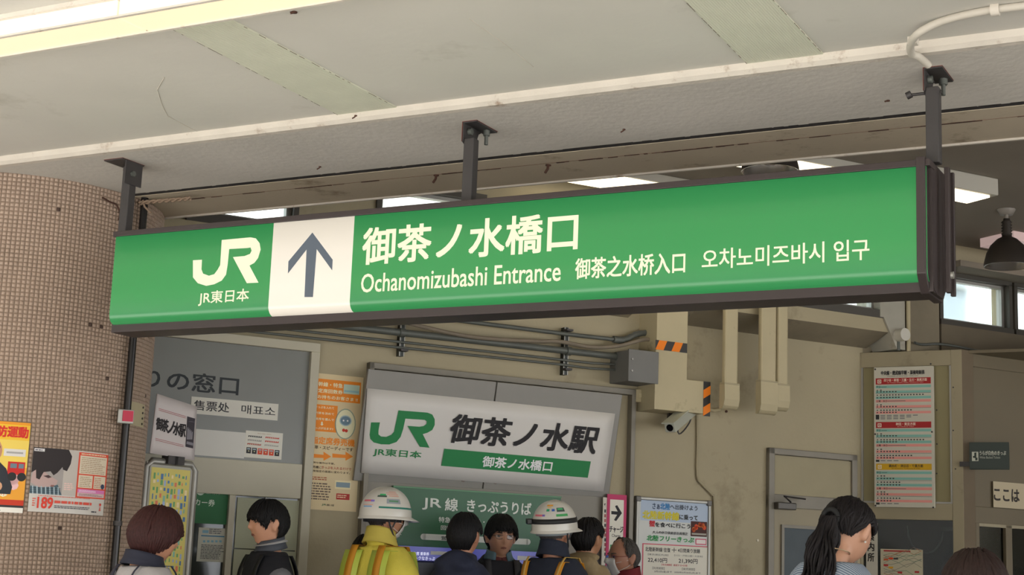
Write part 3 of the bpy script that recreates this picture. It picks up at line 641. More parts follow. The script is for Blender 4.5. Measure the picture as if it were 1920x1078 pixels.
# lower office front: mullion, green board, glazing, curtain
m0,_=B.hit(*z2(400,760),.05);m1,_=B.hit(*z2(428,760),.05)
struct('trim_12',MB().box(B,m0,m1,0,zl,.0,.05).box(B,-5.2,a1,.0,.9,0,.04),M_pale,bevel=.003)
MBg=MB().box(B,-5.2,a1,.9,zl,.004,.01).build('window_11',mat('dark_glass','3c403c',.1,spec=.6)); MBg['kind']='structure'
t=thing('curtain','pale green drawn curtain panels behind the young man in dark jacket','curtain',B.pt(m1+.3,.9,.02))
c0,_=B.hit(*z2(432,800),.015); c1_,_=B.hit(*z2(680,800),.015)
M_cur=mat('curtain_green','aaac94',.85,var=.05,scale=3)
nn=3
for i in range(nn):
    z0=1.79-(i+1)*.27; MB().box(B,c0-.0,a1+.005,z0+.006,z0+.27,.012,.018).build('curtain_fold',M_cur,t)
MB().cyl(B.pt((c0+c1_)/2,1.6,.02),B.pt((c0+c1_)/2,zl,.02),.003,6).build('cord',M_alu,t)
t,pr,_=sheet('green_board','dark green board listing commuter passes, left of curtain','sign',B,.012,*z2(150,648),*z2(405,857),'1f5a33',.01)
pr.circ(*B.hit(*z2(273,708),.022),.022,'aab5a6',2); pr.T('定期券',*z2(288,694),*z2(365,724),'b9c2b4',2,.01); pr.T('レンタカー券',*z2(160,736),*z2(335,776),'b9c2b4',2,.01); pr.done(t)
t,pr,_=sheet('notice_sheet','small white notice sheet with blue header taped on dark window','notice',B,.012,*z2(266,868),*z2(382,1023),'a9a89c')
pr.R(*z2(276,902),*z2(378,912),'3f6f8c',1); pr.R(*z2(282,880),*z2(308,894),'6f95a6',1); pr.L(*z2(312,872),*z2(372,900),3,'55585a'); 
for i in range(5): pr.R(*z2(284+i*18,925),*z2(294+i*18,935),'6f95a6',1)
pr.L(*z2(276,942),*z2(376,1012),10,'4a4a4a',2,5); pr.done(t)
# ---- orange vertical poster
t,pr,_=sheet('orange_poster','tall cream and orange poster about reserved seat tickets, beside banner','poster',B,.004,*z2(762,184),*z2(960,800),'b8a783',.003)
def zz(x,y): # poster text follows the wall plane
    return z2(x,y)
OR='c9741f'
pr.R(*z2(765,208),*z2(977,322),OR,1)
pr.T('新幹線・特急',*z2(773,222),*z2(900,254),'d8c8a4',2,.015); pr.T('指定席回数券',*z2(771,252),*z2(900,282),'d8c8a4',2,.015); pr.T('をお持ちのお客さま !!',*z2(770,280),*z2(966,314),'d8c8a4',2,.015)
pr.R(*z2(906,236),*z2(974,284),'9fb0a0',2); pr.R(*z2(908,262),*z2(972,276),'7fa0a4',3)
pr.R(*z2(762,322),*z2(872,450),OR,1)
for i,s_ in enumerate(('きっぷを入れて','列車を決めて','座席を選んで')): pr.T(s_,*z2(780,330+i*26),*z2(862,348+i*26),'dccaa8',2,.01)
pr.T('きっぷが出ます!!',*z2(768,422),*z2(858,440),'dccaa8',2,.01); pr.Q([z2(806,402),z2(812,402),z2(812,412),z2(816,412),z2(809,420),z2(802,412),z2(806,412)],'e0d0b0',2)
# friendly train front drawn plain
a,b=B.hit(*z2(912,412),.007)
for (rx,ry,dy,c) in ((.062,.085,0,'7f8a7a'),(.056,.079,0,'c3bf9f'),(.036,.03,.018,'8f9fa0'),(.03,.024,.018,'5a6f7c')): pr.circ(a,b+dy,rx,c,1 if rx>.06 else (2 if rx>.05 else (3 if rx>.032 else 4)),22,ry)
pr.circ(a-.012,b+.018,.005,'e0e0d0',5);pr.circ(a+.012,b+.018,.005,'e0e0d0',5); pr.circ(a-.008,b-.035,.009,'a8301f',3);pr.circ(a+.008,b-.037,.009,'a8301f',3)
pr.T('指定席券売機',*z2(763,466),*z2(952,512),'c9741f',2,.03); pr.T('簡単・スピーディーです',*z2(760,504),*z2(945,534),'3a2a1e',2,.02)
for x in (758,855): pr.Q([z2(x,542),z2(x+58,548),z2(x+58,534),z2(x+92,556),z2(x+58,574),z2(x+58,562),z2(x,560)],OR,1)
pr.T('面倒な操作は不要。',*z2(756,576),*z2(866,592),'3a2a1e',2,.015); pr.T('券売機に',*z2(755,594),*z2(806,610),'3a2a1e',2,.015); pr.T('きっぷを入れるだけで',*z2(808,597),*z2(938,618),'8f2a20',2,.015); pr.T('座席指定の画面に変わります。',*z2(755,612),*z2(932,634),'3a2a1e',2,.015)
pr.L(*z2(748,640),*z2(848,664),2,'8f4a30',2,3); pr.L(*z2(748,666),*z2(850,752),7,'5d4f44',2,4); pr.R(*z2(868,660),*z2(936,702),'c4b894',1); pr.R(*z2(872,668),*z2(932,694),'6f8088',2)
pr.R(*z2(873,718),*z2(930,748),'9c2f2a',1); pr.L(*z2(877,722),*z2(926,742),2,'d0b090',2,8); pr.T('JR',*z2(808,764),*z2(828,774),'2c5a3a',2,.03); pr.T('御茶ノ水駅',*z2(830,765),*z2(862,776),'3a342c',2,.01)
pr.done(t)
# ---- pink charge sign
t,pr,_=sheet('pink_arrow_sign','narrow pink and white sign with black right arrow beside machines','sign',B,.055,1139,926,1172,1062,'a52a55',.006)
pr.R(1144,936,1167,1050,'c4c0b4',1); pr.Q([(1146,958),(1158,959),(1153,949),(1157,947),(1166,962),(1155,977),(1151,975),(1157,965),(1146,964)],'1c1a1c',2)
pr.T('チャージ',1143,986,1168,999,'1c1a1c',2,.03); pr.T('Charge',1147,1001,1163,1009,'3a3a3a',2,.01); pr.R(1144,1021,1150,1032,'2c7a4a',2); pr.R(1152,1030,1166,1040,'8a8880',2); pr.done(t)
t,pr,_=sheet('side_strip','slim white strip with tiny red vertical text left of pink sign','label',B,.055,1131,932,1138,1060,'b3aea2')
pr.Q([(1133,944),(1136,944),(1134,947),(1136,950),(1133,947)],'222222',1)
for i in range(10): pr.R(1133,955+i*9,1136,961+i*9,'8a4a48' if i%3 else '3a3a3a',1)
pr.done(t)
# ---- framed travel poster
a0,b1=B.hit(*z4(157,770),.05);a1,b1b=B.hit(*z4(447,792),.05);b1=(b1+b1b)/2;b0=1.14
t=thing('framed_poster','aluminium-framed travel poster with blue, yellow and green Japanese headlines','poster',B.pt(a0,b0,.03))
MB().box(B,a0+.01,a1-.01,b0+.01,b1-.01,.018,.034).build('print_sheet',mat('poster_blueish',brt('b2b4b0'),.5,var=.04,scale=4),t)
MB().box(B,a0,a0+.018,b0,b1,.015,.045).box(B,a1-.018,a1,b0,b1,.015,.045).box(B,a0,a1,b1-.018,b1,.015,.045).box(B,a0,a1,b0,b0+.018,.015,.045).build('frame',M_alu,t,bevel=.004)
MB().box(B,a0-.004,a0+.03,b1-.03,b1+.004,.014,.05).box(B,a1-.03,a1+.004,b1-.03,b1+.004,.014,.05).build('corner_cap',mat('cap_grey','6f6d69',.5),t,bevel=.006)
pr=Pr(B,.0345)
pr.R(*z4(170,782),*z4(438,880),'9aa7b8',1)
pr.T('さぁ',*z4(215,797),*z4(243,822),'23314a',3,.02);pr.T('北陸',*z4(246,798),*z4(282,824),'2b6a9c',3,.04);pr.T('へ出掛けよう',*z4(284,802),*z4(390,828),'1f2430',3,.02)
pr.T('北陸新幹線',*z4(177,826),*z4(318,866),'b5a822',3,.045);pr.T('に乗って',*z4(320,842),*z4(391,866),'1f2020',3,.03)
pr.T('蟹',*z4(203,866),*z4(224,890),'a8242c',3,.04);pr.T('を食べに行こう',*z4(226,872),*z4(362,898),'1f2020',3,.03)
pr.R(*z4(365,868),*z4(427,930),'3c1c16',2); a,b=B.hit(*z4(396,893),.0345)
for i in range(9): pr.circ(a+.04*cos(i*.7),b+.018*sin(i*1.1),.014,['b8401c','8f2c14','d06a30'][i%3],3,8)
pr.R(*z4(368,914),*z4(424,924),'8f8a80',3)
pr.T('大人の休日倶楽部会員限定',*z4(215,905),*z4(352,924),'2a2a30',3,.015,.1)
pr.T('北陸フリーきっぷ',*z4(192,922),*z4(375,953),'1f7a3c',3,.03,.12)
pr.R(*z4(383,936),*z4(425,962),'b04a60',2); pr.R(*z4(386,940),*z4(422,958),'c8bcb8',3)
pr.R(*z4(176,954),*z4(434,1100),'b04a5a',1); pr.R(*z4(180,958),*z4(430,1100),'bdb9ac',2)
pr.T('北陸新幹線 往復',*z4(187,968),*z4(284,990),'26262a',3,.015);pr.T('＋',*z4(290,972),*z4(308,990),'26262a',3,.02);pr.T('4日間乗り放題',*z4(314,974),*z4(400,994),'26262a',3,.015)
pr.T('【東京(都区内)発】',*z4(197,994),*z4(276,1006),'3a3a3a',3);pr.T('【川口・戸田公園～大宮発】',*z4(300,998),*z4(410,1010),'3a3a3a',3)
pr.T('22,410円',*z4(197,1010),*z4(271,1032),'202024',3,.015);pr.T('21,390円',*z4(317,1014),*z4(390,1036),'202024',3,.015)
pr.T('【有効期間】連続する4日間',*z4(250,1034),*z4(350,1046),'9c2f3a',3,.01); pr.T('【利用期間】',*z4(215,1046),*z4(262,1058),'3a3a3a',3);pr.T('【発売期間】',*z4(330,1050),*z4(380,1062),'3a3a3a',3)
pr.T('3月2日(金)まで',*z4(222,1060),*z4(290,1072),'303030',3,.01);pr.T('2020年3月30日(月)まで',*z4(300,1064),*z4(402,1076),'303030',3,.01); pr.L(*z4(190,1080),*z4(420,1110),3,'5a5a5a',3,6)
pr.done(t)
# ---- door
D0,_=B.hit(*z4(657,800));D1,_=B.hit(*z4(1003,800)); dt=2.30
dr=struct('door_1',MB().box(B,D0+.04,D1-.04,0,1.93,.0,.03),mat('door_cream','9b9179',.6,var=.04,scale=2)); 
MB().box(B,D0,D0+.045,0,dt,0,.035).box(B,D1-.045,D1,0,dt,0,.035).box(B,D0,D1,dt-.04,dt,0,.035).box(B,D0,D1,1.92,2.01,0,.03).build('door_frame',M_trimg,dr,bevel=.004)
MB().box(B,D0+.045,D1-.045,2.0,dt-.045,.0,.02).build('transom_panel',mat('transom','a09678',.6,var=.03),dr)
g0,_=B.hit(*z4(725,900),.03); MB().box(B,g0,D1-.12,1.0,1.80,.03,.034).build('door_glass',mat('frosted_glass','4c555a',.6,var=.1,scale=6),dr)
MB().box(B,g0-.02,g0,.98,1.82,.03,.045).box(B,g0,D1-.1,1.80,1.82,.03,.045).build('glazing_bead',M_trimg,dr)
cl=thing('door_closer','dark grey door closer with arm at top of the cream door','door closer',B.pt(D0+.15,1.85,.05))
c0,cz=B.hit(*z4(703,793),.07); c1_,_=B.hit(*z4(775,793),.07)
MB().box(B,c0,c1_,cz-.045,cz,.03,.08).build('body',mat('closer_grey','4f4b46',.4,.4),cl,bevel=.006)
MB().tube([B.pt(c0+.1,cz+.005,.075),B.pt(c0-.04,cz+.03,.19),B.pt(c0+.22,cz+.03,.07)],.006,6).build('arm',M_steel,cl)
# ================================================ BOOTH ON THE RIGHT
pl=B.pt(*B.hit(1612,665),0); uA=A.u
r_=ray(1803,655); tt=((pl[0]*r_[1]-pl[1]*r_[0])/(uA[1]*r_[0]-uA[0]*r_[1])); cor=pl+uA*tt; cor[2]=0
TF=WF(cor,AZA); RF=WF(cor,AZB); TW=tt
_,bt=TF.hit(1803,655)
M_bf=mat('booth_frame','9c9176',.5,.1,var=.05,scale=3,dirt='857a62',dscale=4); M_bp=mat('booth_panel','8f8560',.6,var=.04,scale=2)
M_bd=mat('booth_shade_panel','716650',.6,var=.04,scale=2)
bo=thing('ticket_booth','tall cream-framed booth at right carrying the coloured timetable board','booth',cor+0)
xs=lambda x,y=400:TF.hit(*z5(x,y))[0]; zs=lambda x,y:TF.hit(*z5(x,y))[1]
zr0=zs(530,152); zl1=zs(400,762); zl0=zs(400,835)
pl0=xs(102);pl1=xs(128);pr0=xs(527)
MB().box(TF,pl0,pl1,0,bt,-.05,0).build('post',M_bf,bo,bevel=.003); MB().box(TF,pr0,0,0,bt,-.05,0).build('post',M_bf,bo,bevel=.003)
MB().box(TF,pl1,pr0,zr0,bt,-.045,-.002).build('top_rail',M_bf,bo,bevel=.003); MB().box(TF,pl1,pr0,zl0,zl1,-.045,-.002).build('rail',M_bf,bo,bevel=.003); MB().box(TF,pl1,pr0,0,.95,-.045,-.002).build('kick_panel',M_bf,bo)
MB().box(TF,pl1,pr0,zl1,zr0,-.03,-.02).build('panel',M_bp,bo)
MB().box(TF,pl1,pl1+.012,zl1,zr0,-.02,-.006).box(TF,pr0-.012,pr0,zl1,zr0,-.02,-.006).box(TF,pl1,pr0,zl1,zl1+.012,-.02,-.006).build('panel_bead',M_alu,bo)
for x,y in ((112,125),(112,355),(112,600),(535,250),(535,440),(545,610),(462,350),(463,500),(462,630)):
    a,b=TF.hit(*z5(x,y)); MB().cyl(TF.pt(a,b,-.002),TF.pt(a,b,.003),.005,8).build('rivet',M_steel,bo)
MB().box(TF,pl1,pr0,.95,zl0,-.03,-.025).build('glass',mat('booth_glass','7f8a86',.12,trans=1),bo)
# right facet
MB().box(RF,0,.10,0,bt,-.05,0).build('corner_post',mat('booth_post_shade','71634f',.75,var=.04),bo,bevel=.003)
rz=lambda x,y:RF.hit(*z5(x,y))[1]
z_a=rz(640,160);z_b=rz(640,775);z_c=rz(640,848); RW=2.6
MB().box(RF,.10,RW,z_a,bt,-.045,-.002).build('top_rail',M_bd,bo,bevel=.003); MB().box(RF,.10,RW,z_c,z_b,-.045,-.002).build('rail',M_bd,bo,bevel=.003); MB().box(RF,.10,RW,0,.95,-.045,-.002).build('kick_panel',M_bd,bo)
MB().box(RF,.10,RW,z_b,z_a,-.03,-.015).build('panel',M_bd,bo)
mu,_=RF.hit(*z5(768,950)); mv,_=RF.hit(*z5(796,950))
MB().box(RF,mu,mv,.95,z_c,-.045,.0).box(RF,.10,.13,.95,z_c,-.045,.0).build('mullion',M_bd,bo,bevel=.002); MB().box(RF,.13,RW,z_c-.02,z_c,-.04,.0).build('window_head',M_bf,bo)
MB().box(RF,.13,RW,.95,z_c-.02,-.03,-.025).build('glass',mat('booth_glass','7f8a86',.12,trans=1),bo)
# booth interior: back wall, counter, white curved cable
ib=WF(TF.pt(0,0,-.9),AZA); MB().box(B,.55,3.6,0,bt,.01,.03).build('inner_wall',mat('inner_wall','5a5a4e',.8),bo)
MB().box(TF,pl0,2.3,bt-.02,bt,-.9,-.05).build('roof',M_bd,bo)
MB().box(RF,.3,1.0,1.2,1.62,-.55,-.35).box(RF,1.1,1.9,1.15,1.56,-.6,-.3).build('equipment',mat('equipment_dark','26282b',.4),bo,bevel=.01)
MB().box(RF,1.1,1.5,1.56,1.66,-.6,-.35).build('equipment_top',mat('equipment_light','a9aba3',.5),bo)
a0,b0=TF.hit(*z5(330,860),-.12)
P=bez([TF.pt(*TF.hit(*z5(x,y),-.12),-.12) for x,y in ((330,860),(345,930),(372,965),(410,980),(450,970),(480,930),(490,885))]); t=MB().tube(P,.006,8).build('white_cable',mat('cable_white','e0e4dc',.5)); tag(t,'white cable hanging in a loop behind the booth glass','cable')
t=thing('dark_cupboard','dark cupboard behind booth glass with pale top edge','cupboard',TF.pt(pr0-.05,1.0,-.2)); a,b=TF.hit(*z5(488,880),-.15); MB().box(TF,a,pr0,.9,b,-.4,-.16).build('body',mat('cupboard','3c403a',.6),t,bevel=.004); MB().box(TF,a-.01,pr0,b,b+.02,-.4,-.15).build('top_edge',M_alu,t)
# blade sign
a0,b1=TF.hit(*z5(605,497),.02);a1,b1b=TF.hit(*z5(779,487),.02);_,b0=TF.hit(*z5(605,612),.02)
t=thing('blade_sign','dark green projecting sign with white ticket icon on booth corner','sign',TF.pt(a0,b0,.01))
MB().box(TF,a0,a1,b0,(b1+b1b)/2,.0,.02).build('board',mat('blade_green','303c36',.4),t,bevel=.002); MB().box(TF,-.02,a0+.005,b0+.02,b0+.05,.0,.015).build('bracket',M_steel,t)
pr=Pr(TF,.0205); pr.R(*z5(617,534),*z5(646,575),'a9aca0',1); pr.Q([z5(628,538),z5(637,537),z5(637,560),z5(642,560),z5(642,572),z5(632,572),z5(632,562),z5(622,560),z5(622,553),z5(628,552)],'2a332e',2)
pr.T('うらが白色のきっぷ',*z5(651,530),*z5(768,549),'b3b6aa',2,.015); pr.T('White Backed Tickets',*z5(651,554),*z5(742,564),'9a9e94',2); pr.done(t)
t,pr,_=sheet('window_notice','cream paper notice with bold black words on the booth side','notice',RF,.0,*z5(711,664),*z5(1010,800),'a2967c'); pr.T('ここは',*z5(714,694),*z5(826,756),'2a2420',2,.03); pr.T('きっぷ',*z5(850,712),*z5(980,772),'2a2420',2,.03); pr.done(t)
# map on glass, vertical paper
t,pr,(a0,b1,a1,b0)=sheet('route_map','railway map sheet with red header inside the booth glass','map',TF,-.024,*z5(214,962),*z5(402,1140),'a39c84')
pr.R(*z5(228,967),*z5(346,977),'8f2c2c',1); rn=random.Random(5)
for i in range(16):
    y=b1-.04-(b1-b0-.06)*rn.random(); x=a0+.02; pts=[(x,y)]
    for j in range(5):
        x2=x+(a1-a0)*.18; y2=y+rn.uniform(-.03,.03)
        pr.poly([(x,y),(x2,y2),(x2,y2+.003),(x,y+.003)],['6a6a62','8a5a40','5a7060'][i%3],2); x,y=x2,y2
for x,y,c in ((228,1005,'a8502c'),(250,1000,'c0401c'),(272,1001,'3a3a3a'),(228,1030,'9c2c2c'),(250,1040,'b88a20'),(290,1062,'9c2c2c'),(365,1060,'9c2c2c')): pr.R(*z5(x,y),*z5(x+20,y+9),c,3)
pr.done(t)
t,pr,_=sheet('vertical_paper','white vertical paper with large black characters by the booth post','notice',TF,-.02,*z5(150,848),*z5(202,1120),'a7a295'); 
for i,ch in enumerate('案内所'): pr.T(ch,*z5(158,935+i*46-46),*z5(186,972+i*46-46),'24201e',2,.03)
pr.done(t)
# ---- timetable board
c=[z6(140,108),z6(540,87),z6(545,1053),z6(140,1040)]
h=[TF.hit(x,y,.03) for x,y in c]; a0=(h[0][0]+h[3][0])/2;a1=(h[1][0]+h[2][0])/2;b1=(h[0][1]+h[1][1])/2;b0=(h[2][1]+h[3][1])/2
t=thing('timetable_board','tall white train timetable board with red and yellow headers on booth','timetable',TF.pt(a0,b0,.01))
MB().box(TF,a0,a1,b0,b1,.0,.03).build('board',mat('timetable_white',brt('a6a294'),.45),t,bevel=.002)
pr=Pr(TF,.0305); Wd=a1-a0;Hd=b1-b0
def FR(x0,y0,x1,y1,c,l=1): pr.rect(a0+Wd*(x0-140)/402,b1-Hd*(y0-108)/936,a0+Wd*(x1-140)/402,b1-Hd*(y1-108)/936,c,l)
def FT(s,x0,y0,x1,y1,c,l=3,b=.015): pr.text(s,a0+Wd*(x0-140)/402,b1-Hd*(y0-108)/936,a0+Wd*(x1-140)/402,b1-Hd*(y1-108)/936,c,l,b)
RD,TE,PK,YL='8c1f20','6f9d92','c08078','b08a18'
FT('中央線・総武線早朝・深夜時刻表',190,135,485,163,'1e1c20',3,.03); FT('Timetable of Chuo Line ･ Sobu Line',232,167,442,175,'38363a',3,0)
sec=[(184,226,RD,'四ツ谷・新宿・三鷹・立川・高尾方面','for Yotsuya, Shinjuku, Mitaka, Tachikawa & Takao',[('T',234),('r',258,1),('t',269,6),('l',285),('r',291,15),('t',308,7),('P',330),('r',357,1),('p',369,6),('l',385),('r',393,11),('p',408,6)],(430,462)),
 (479,520,RD,'神田・東京方面','for Kanda & Tokyo',[('T',527),('r',552,1),('t',565,6),('l',583),('r',591,15),('t',605,6),('P',627),('r',655,1),('p',669,7),('l',688),('r',696,11),('p',711,5)],(732,745)),
 (757,798,YL,'錦糸町・津田沼・千葉方面','for Kinshicho, Tsudanuma & Chiba',[('T',808),('r',832,2),('t',848,5),('l',868),('r',873,7),('t',890,7),('P',913),('r',938,2),('p',952,3),('l',971),('r',978,7),('p',995,4)],(1015,1028))]
for (y0,y1,cc,j,e,rows,nt) in sec:
    FR(153,y0,526,y1,cc,1); FR(165,y0+9,191,y1-7,'c0b8a8',2); FR(170,y0+14,186,y1-12,cc,3); FR(174,y0+18,182,y1-16,'c0b8a8',4)
    wd=min(290,len(j)*19); cx=355; FT(j,cx-wd/2,y0+5,cx+wd/2,y0+24,'d3b0a2' if cc==RD else '3a3018',3,.02); FT(e,cx-wd*.42,y0+27,cx+wd*.42,y0+36,'c9a094' if cc==RD else '4a3c18',3,0)
    for r in rows:
        k,y=r[0],r[1]
        if k in 'TP': FR(153,y,526,y+17,TE if k=='T' else PK,1); FT('平日' if k=='T' else '土曜・休日',157,y+2,185 if k=='T' else 230,y+15,'2c3432',3,.02); FR(190 if k=='T' else 233,y+7,228 if k=='T' else 355,y+11,'50605c',3)
        elif k=='l': FR(153,y,526,y+2,'4a4a4c',2)
        else:
            if k in 'tp': FR(153,y,526,y+16,TE if k=='t' else PK,1)
            FR(160,y+4,168,y+11,'30302e',3)
            for i in range(r[2]): FR(183+i*20.3,y+3,194+i*20.3,y+11,'3a3c3a',3)
    FR(152,nt[0],176,nt[1],'242424',2); 
    for i in range(1 if nt[1]-nt[0]<20 else 3):
        for jx in range(3 if nt[1]-nt[0]<20 else 6-i): FR(184+jx*44,nt[0]+3+i*11,184+jx*44+33,nt[0]+8+i*11,'55555a',2)
pr.done(t)
for x,y in ((150,122),(527,96),(148,560),(530,548),(148,1035),(533,1042)):
    a=a0+Wd*(x-140)/402;b=b1-Hd*(y-108)/936; MB().cyl(TF.pt(a,b,.03),TF.pt(a,b,.034),.006,8).build('screw',M_steel,t)
# cables above booth
t=MB().tube(bez([B.pt(XC+.05,3.05,.27),RF.pt(-.05,bt+.06,-.3),RF.pt(.1,bt+.07,-.25),RF.pt(.35,bt+.02,-.1),RF.pt(.5,bt+.01,-.05)]),.009,8).build('roof_cable',M_pipe); tag(t,'grey cable arching over the booth roof beside the pale column','cable')
# ================================================ INTERIOR CEILING LIGHTS
M_tube=mat('lamp_white','f4eeda',.4,emit=2.2,ecol='fff0cf')
def panel_light(px,py,label,L=1.25,wd=.3,az=AZB):
    p=atZ(px,py,ZI-.03); fr=WF((p[0],p[1],0),az); t=thing('ceiling_light',label,'light',p,'fluorescent fittings on the interior ceiling')
    MB().box(fr,-L/2,L/2,ZI-.05,ZI-.001,-wd/2,wd/2).build('housing',mat('fitting_white','b8b4a8',.5),t,bevel=.004)
    for d in (-wd*.24,wd*.24): MB().box(fr,-L/2+.03,L/2-.03,ZI-.062,ZI-.05,d-wd*.2,d+wd*.2).build('diffuser',M_tube,t)
panel_light(1170,338,'lit ceiling fitting seen above the middle of the green sign')
panel_light(1510,312,'lit ceiling fitting beside bell lamp above the sign right part')
t=thing('ceiling_light','unlit square ceiling fitting just right of the sign end cap','light',atZ(1785,352,ZI-.03)); p=atZ(1775,348,ZI-.06); fr=WF((p[0],p[1],0),AZB)  # despite the label, this fitting's diffuser glows
MB().box(fr,-.35,.28,ZI-.10,ZI-.001,-.12,.12).build('housing',mat('fitting_white','b8b4a8',.5),t,bevel=.006); MB().box(fr,-.30,.24,ZI-.112,ZI-.1,-.09,.09).build('diffuser',M_tube,t)  # diffuser glows in the same lamp material as the lit fittings
def bell(px,py,Y,zb_,label,sc=1):
    p=atY(px,py,Y); c=np.array([p[0],p[1],zb_]); t=thing('bell_lamp',label,'lamp',c); dm=mat('lamp_shell','3a342f',.45,.4)
    MB().lathe(c,(0,0,1),[(.142*sc,0),(.14*sc,.02),(.125*sc,.08),(.10*sc,.13),(.06*sc,.17),(.03*sc,.185),(.03*sc,.20)],32).build('shade',dm,t)
    MB().lathe(c,(0,0,1),[(.142*sc,0),(.136*sc,.0),(.12*sc,.075),(.09*sc,.12),(.0,.14)],32).build('reflector',mat('reflector','c8c4c0',.25,.9),t)
    MB().lathe(c,(0,0,1),[(.03,.19)]+[(.034 if i%2 else .024,.195+i*.009) for i in range(10)]+[(.02,.29),(.02,.30)],16).build('ribbed_neck',dm,t)
    MB().cyl(c+[0,0,.29],[c[0],c[1],ZI-.03],.012,10).build('stem',mat('stem_pale','8f8880',.5),t); MB().lathe((c[0],c[1],ZI-.035),(0,0,1),[(.0,0),(.04,0),(.055,.03),(.055,.034)],20).build('canopy',mat('stem_pale','8f8880',.5),t)
    MB().lathe(c,(0,0,1),[(0,.03),(.035,.04),(.05,.07),(.03,.11),(0,.13)],16).build('bulb',mat('bulb_off','b8b0b0',.2),t)
bell(1889,500,9.3,3.42,'dark bell-shaped industrial lamp hanging at far right')
bell(1444,305,7.35,3.435,'bell-shaped lamp mostly hidden above the green sign, right part')
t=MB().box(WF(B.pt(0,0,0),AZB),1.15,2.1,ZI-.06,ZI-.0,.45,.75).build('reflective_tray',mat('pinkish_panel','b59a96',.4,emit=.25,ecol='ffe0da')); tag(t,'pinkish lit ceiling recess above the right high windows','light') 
# ================================================ SMALL THINGS NEAR THE SIGN
# white cable at upper right
pts=[(1716,120),(1709,100),(1708,82),(1722,62),(1760,42),(1810,28),(1865,18),(1930,10),(2050,-5)]
P=[atZ(x,y,z) for (x,y),z in zip(pts,(ZS-.03,ZS-.018,ZS-.016,ZS-.008,ZN-.016,ZN-.013,ZN-.012,ZN-.012,ZN-.012))]; P[0]=atZ(1741,122,ZS-.03); P.insert(1,atZ(1722,106,ZS-.02)); P=bez(P)
t=MB().tube(P,.012,10).build('white_cable',mat('cable_painted','bdb6a9',.6)); tag(t,'thick white cable curving over the ceiling to the right hanger','cable')
p=atZ(1866,18,ZN-.012); MB().tube([p-A.u*.012,p+A.u*.012],.019,12).build('clip',M_bead,t)
p=atZ(1712,76,ZS-.008); MB().box(WF(p,AZA),-.014,.014,-.014,.01,-.012,.012).build('clip',M_bead,t)
a,_=S.hit(1735,135,-.1); tag(MB().cyl(S.pt(a-.055,ZS-.075,-.1),S.pt(a+.05,ZS-.075,-.1),.005,8).cyl(S.pt(a-.06,ZS-.078,-.1),S.pt(a-.045,ZS-.072,-.1),.012,6).build('clamp_bolt',M_steel),'rusty through bolt sticking out of the right hanger top','bolt')
# thin dark pole in front of the pillar
p=CY_.pt(*CY_.hit(245,690,.035),.035); pp=thing('drain_pipe','thin dark metal pole running down the tiled pillar','pole',(p[0],p[1],0))
MB().cyl((p[0],p[1],0),(p[0],p[1],ZS-.0),.017,14).build('pole',mat('pole_dark','2f2d2c',.25,.6),pp)
for z in (.6,1.6,): MB().tube([(p[0],p[1],z-.01),(p[0],p[1],z+.01)],.021,12).build('collar',M_steel,pp)
polep=p
t=thing('reflector_tag','red tag in a steel clip strapped on the thin dark pole','tag',CY_.pt(*CY_.hit(237,785,.06),.06))
MB().box(WF(CY_.pt(*CY_.hit(237,775,.07),.07),AZB),-.036,.035,-.045,.018,-.012,.0).build('clip_plate',M_alu,t,bevel=.004); MB().box(WF(CY_.pt(*CY_.hit(237,775,.07),.07),AZB),-.016,.030,-.035,.012,.0,.006).build('red_plate',mat('tag_red','b3203f',.5),t)
MB().tube([(polep[0]+.024*cos(a_),polep[1]+.024*sin(a_),CY_.hit(237,775,.07)[1]-.01) for a_ in np.linspace(0,2*pi,13)],.006,6).build('strap',M_steel,t)
ab0=CY_.hit(238,750,.01);ab1=CY_.hit(272,803,.01); t=thing('riveted_plate','cream riveted access plate on pillar edge beside the pole','plate',CY_.pt(ab0[0],ab1[1],.0))
def cylsheet(a0,a1,b0,b1,d,th,m,parent,name='sheet',n=10):
    mb=MB(); vs=[]
    for i in range(n+1):
        a=a0+(a1-a0)*i/n; vs+=[CY_.pt(a,b0,d),CY_.pt(a,b1,d),CY_.pt(a,b1,d+th),CY_.pt(a,b0,d+th)]
    fs=[(4*i+j,4*i+(j+1)%4,4*i+4+(j+1)%4,4*i+4+j) for i in range(n) for j in range(4)]+[(0,1,2,3),(4*n+3,4*n+2,4*n+1,4*n)]
    return mb.add(vs,fs).build(name,m,parent)
cylsheet(ab0[0],ab0[0]+.2,ab1[1],ab0[1],0,.006,mat('plate_cream','b3a888',.5,var=.05),t,'plate')
for i in range(2):
    for j in range(4):
        a=ab0[0]+.02+i*.15; b=ab1[1]+.015+j*(ab0[1]-ab1[1]-.03)/3; MB().cyl(CY_.pt(a,b,.006),CY_.pt(a,b,.010),.005,8).build('rivet',M_steel,t)
# rope from pole to beam
P=bez([atZ(*q,ZS-.03) for q in ((262,381),(285,378),(310,376),(335,374),(357,372))],6)
mb=MB()
for k in range(2):
    mb.tube([np.array(p)+np.array([0,0,.006*sin(i*1.1+k*pi)])+A.n*.006*cos(i*1.1+k*pi) for i,p in enumerate(P)],.0055,6)
mb.tube([P[2]+np.array([.0,0,.012]),P[3]-np.array([0,0,.02]),P[4]-np.array([-.02,0,.05])],.005,6)
t=mb.build('twisted_rope',mat('rope','8f7a66',.9)); t['kind']='thing'; tag(t,'short twisted wire rope tied from left hanger towards the beam','rope')
t=MB().tube(bez([CY_.pt(*CY_.hit(x,y,.012),.012) for x,y in ((192,370),(205,378),(218,384),(225,400),(222,412))]),.004,6).build('frayed_wire',M_rust); tag(t,'frayed dark wire stuck on the pillar top left of hanger','wire')
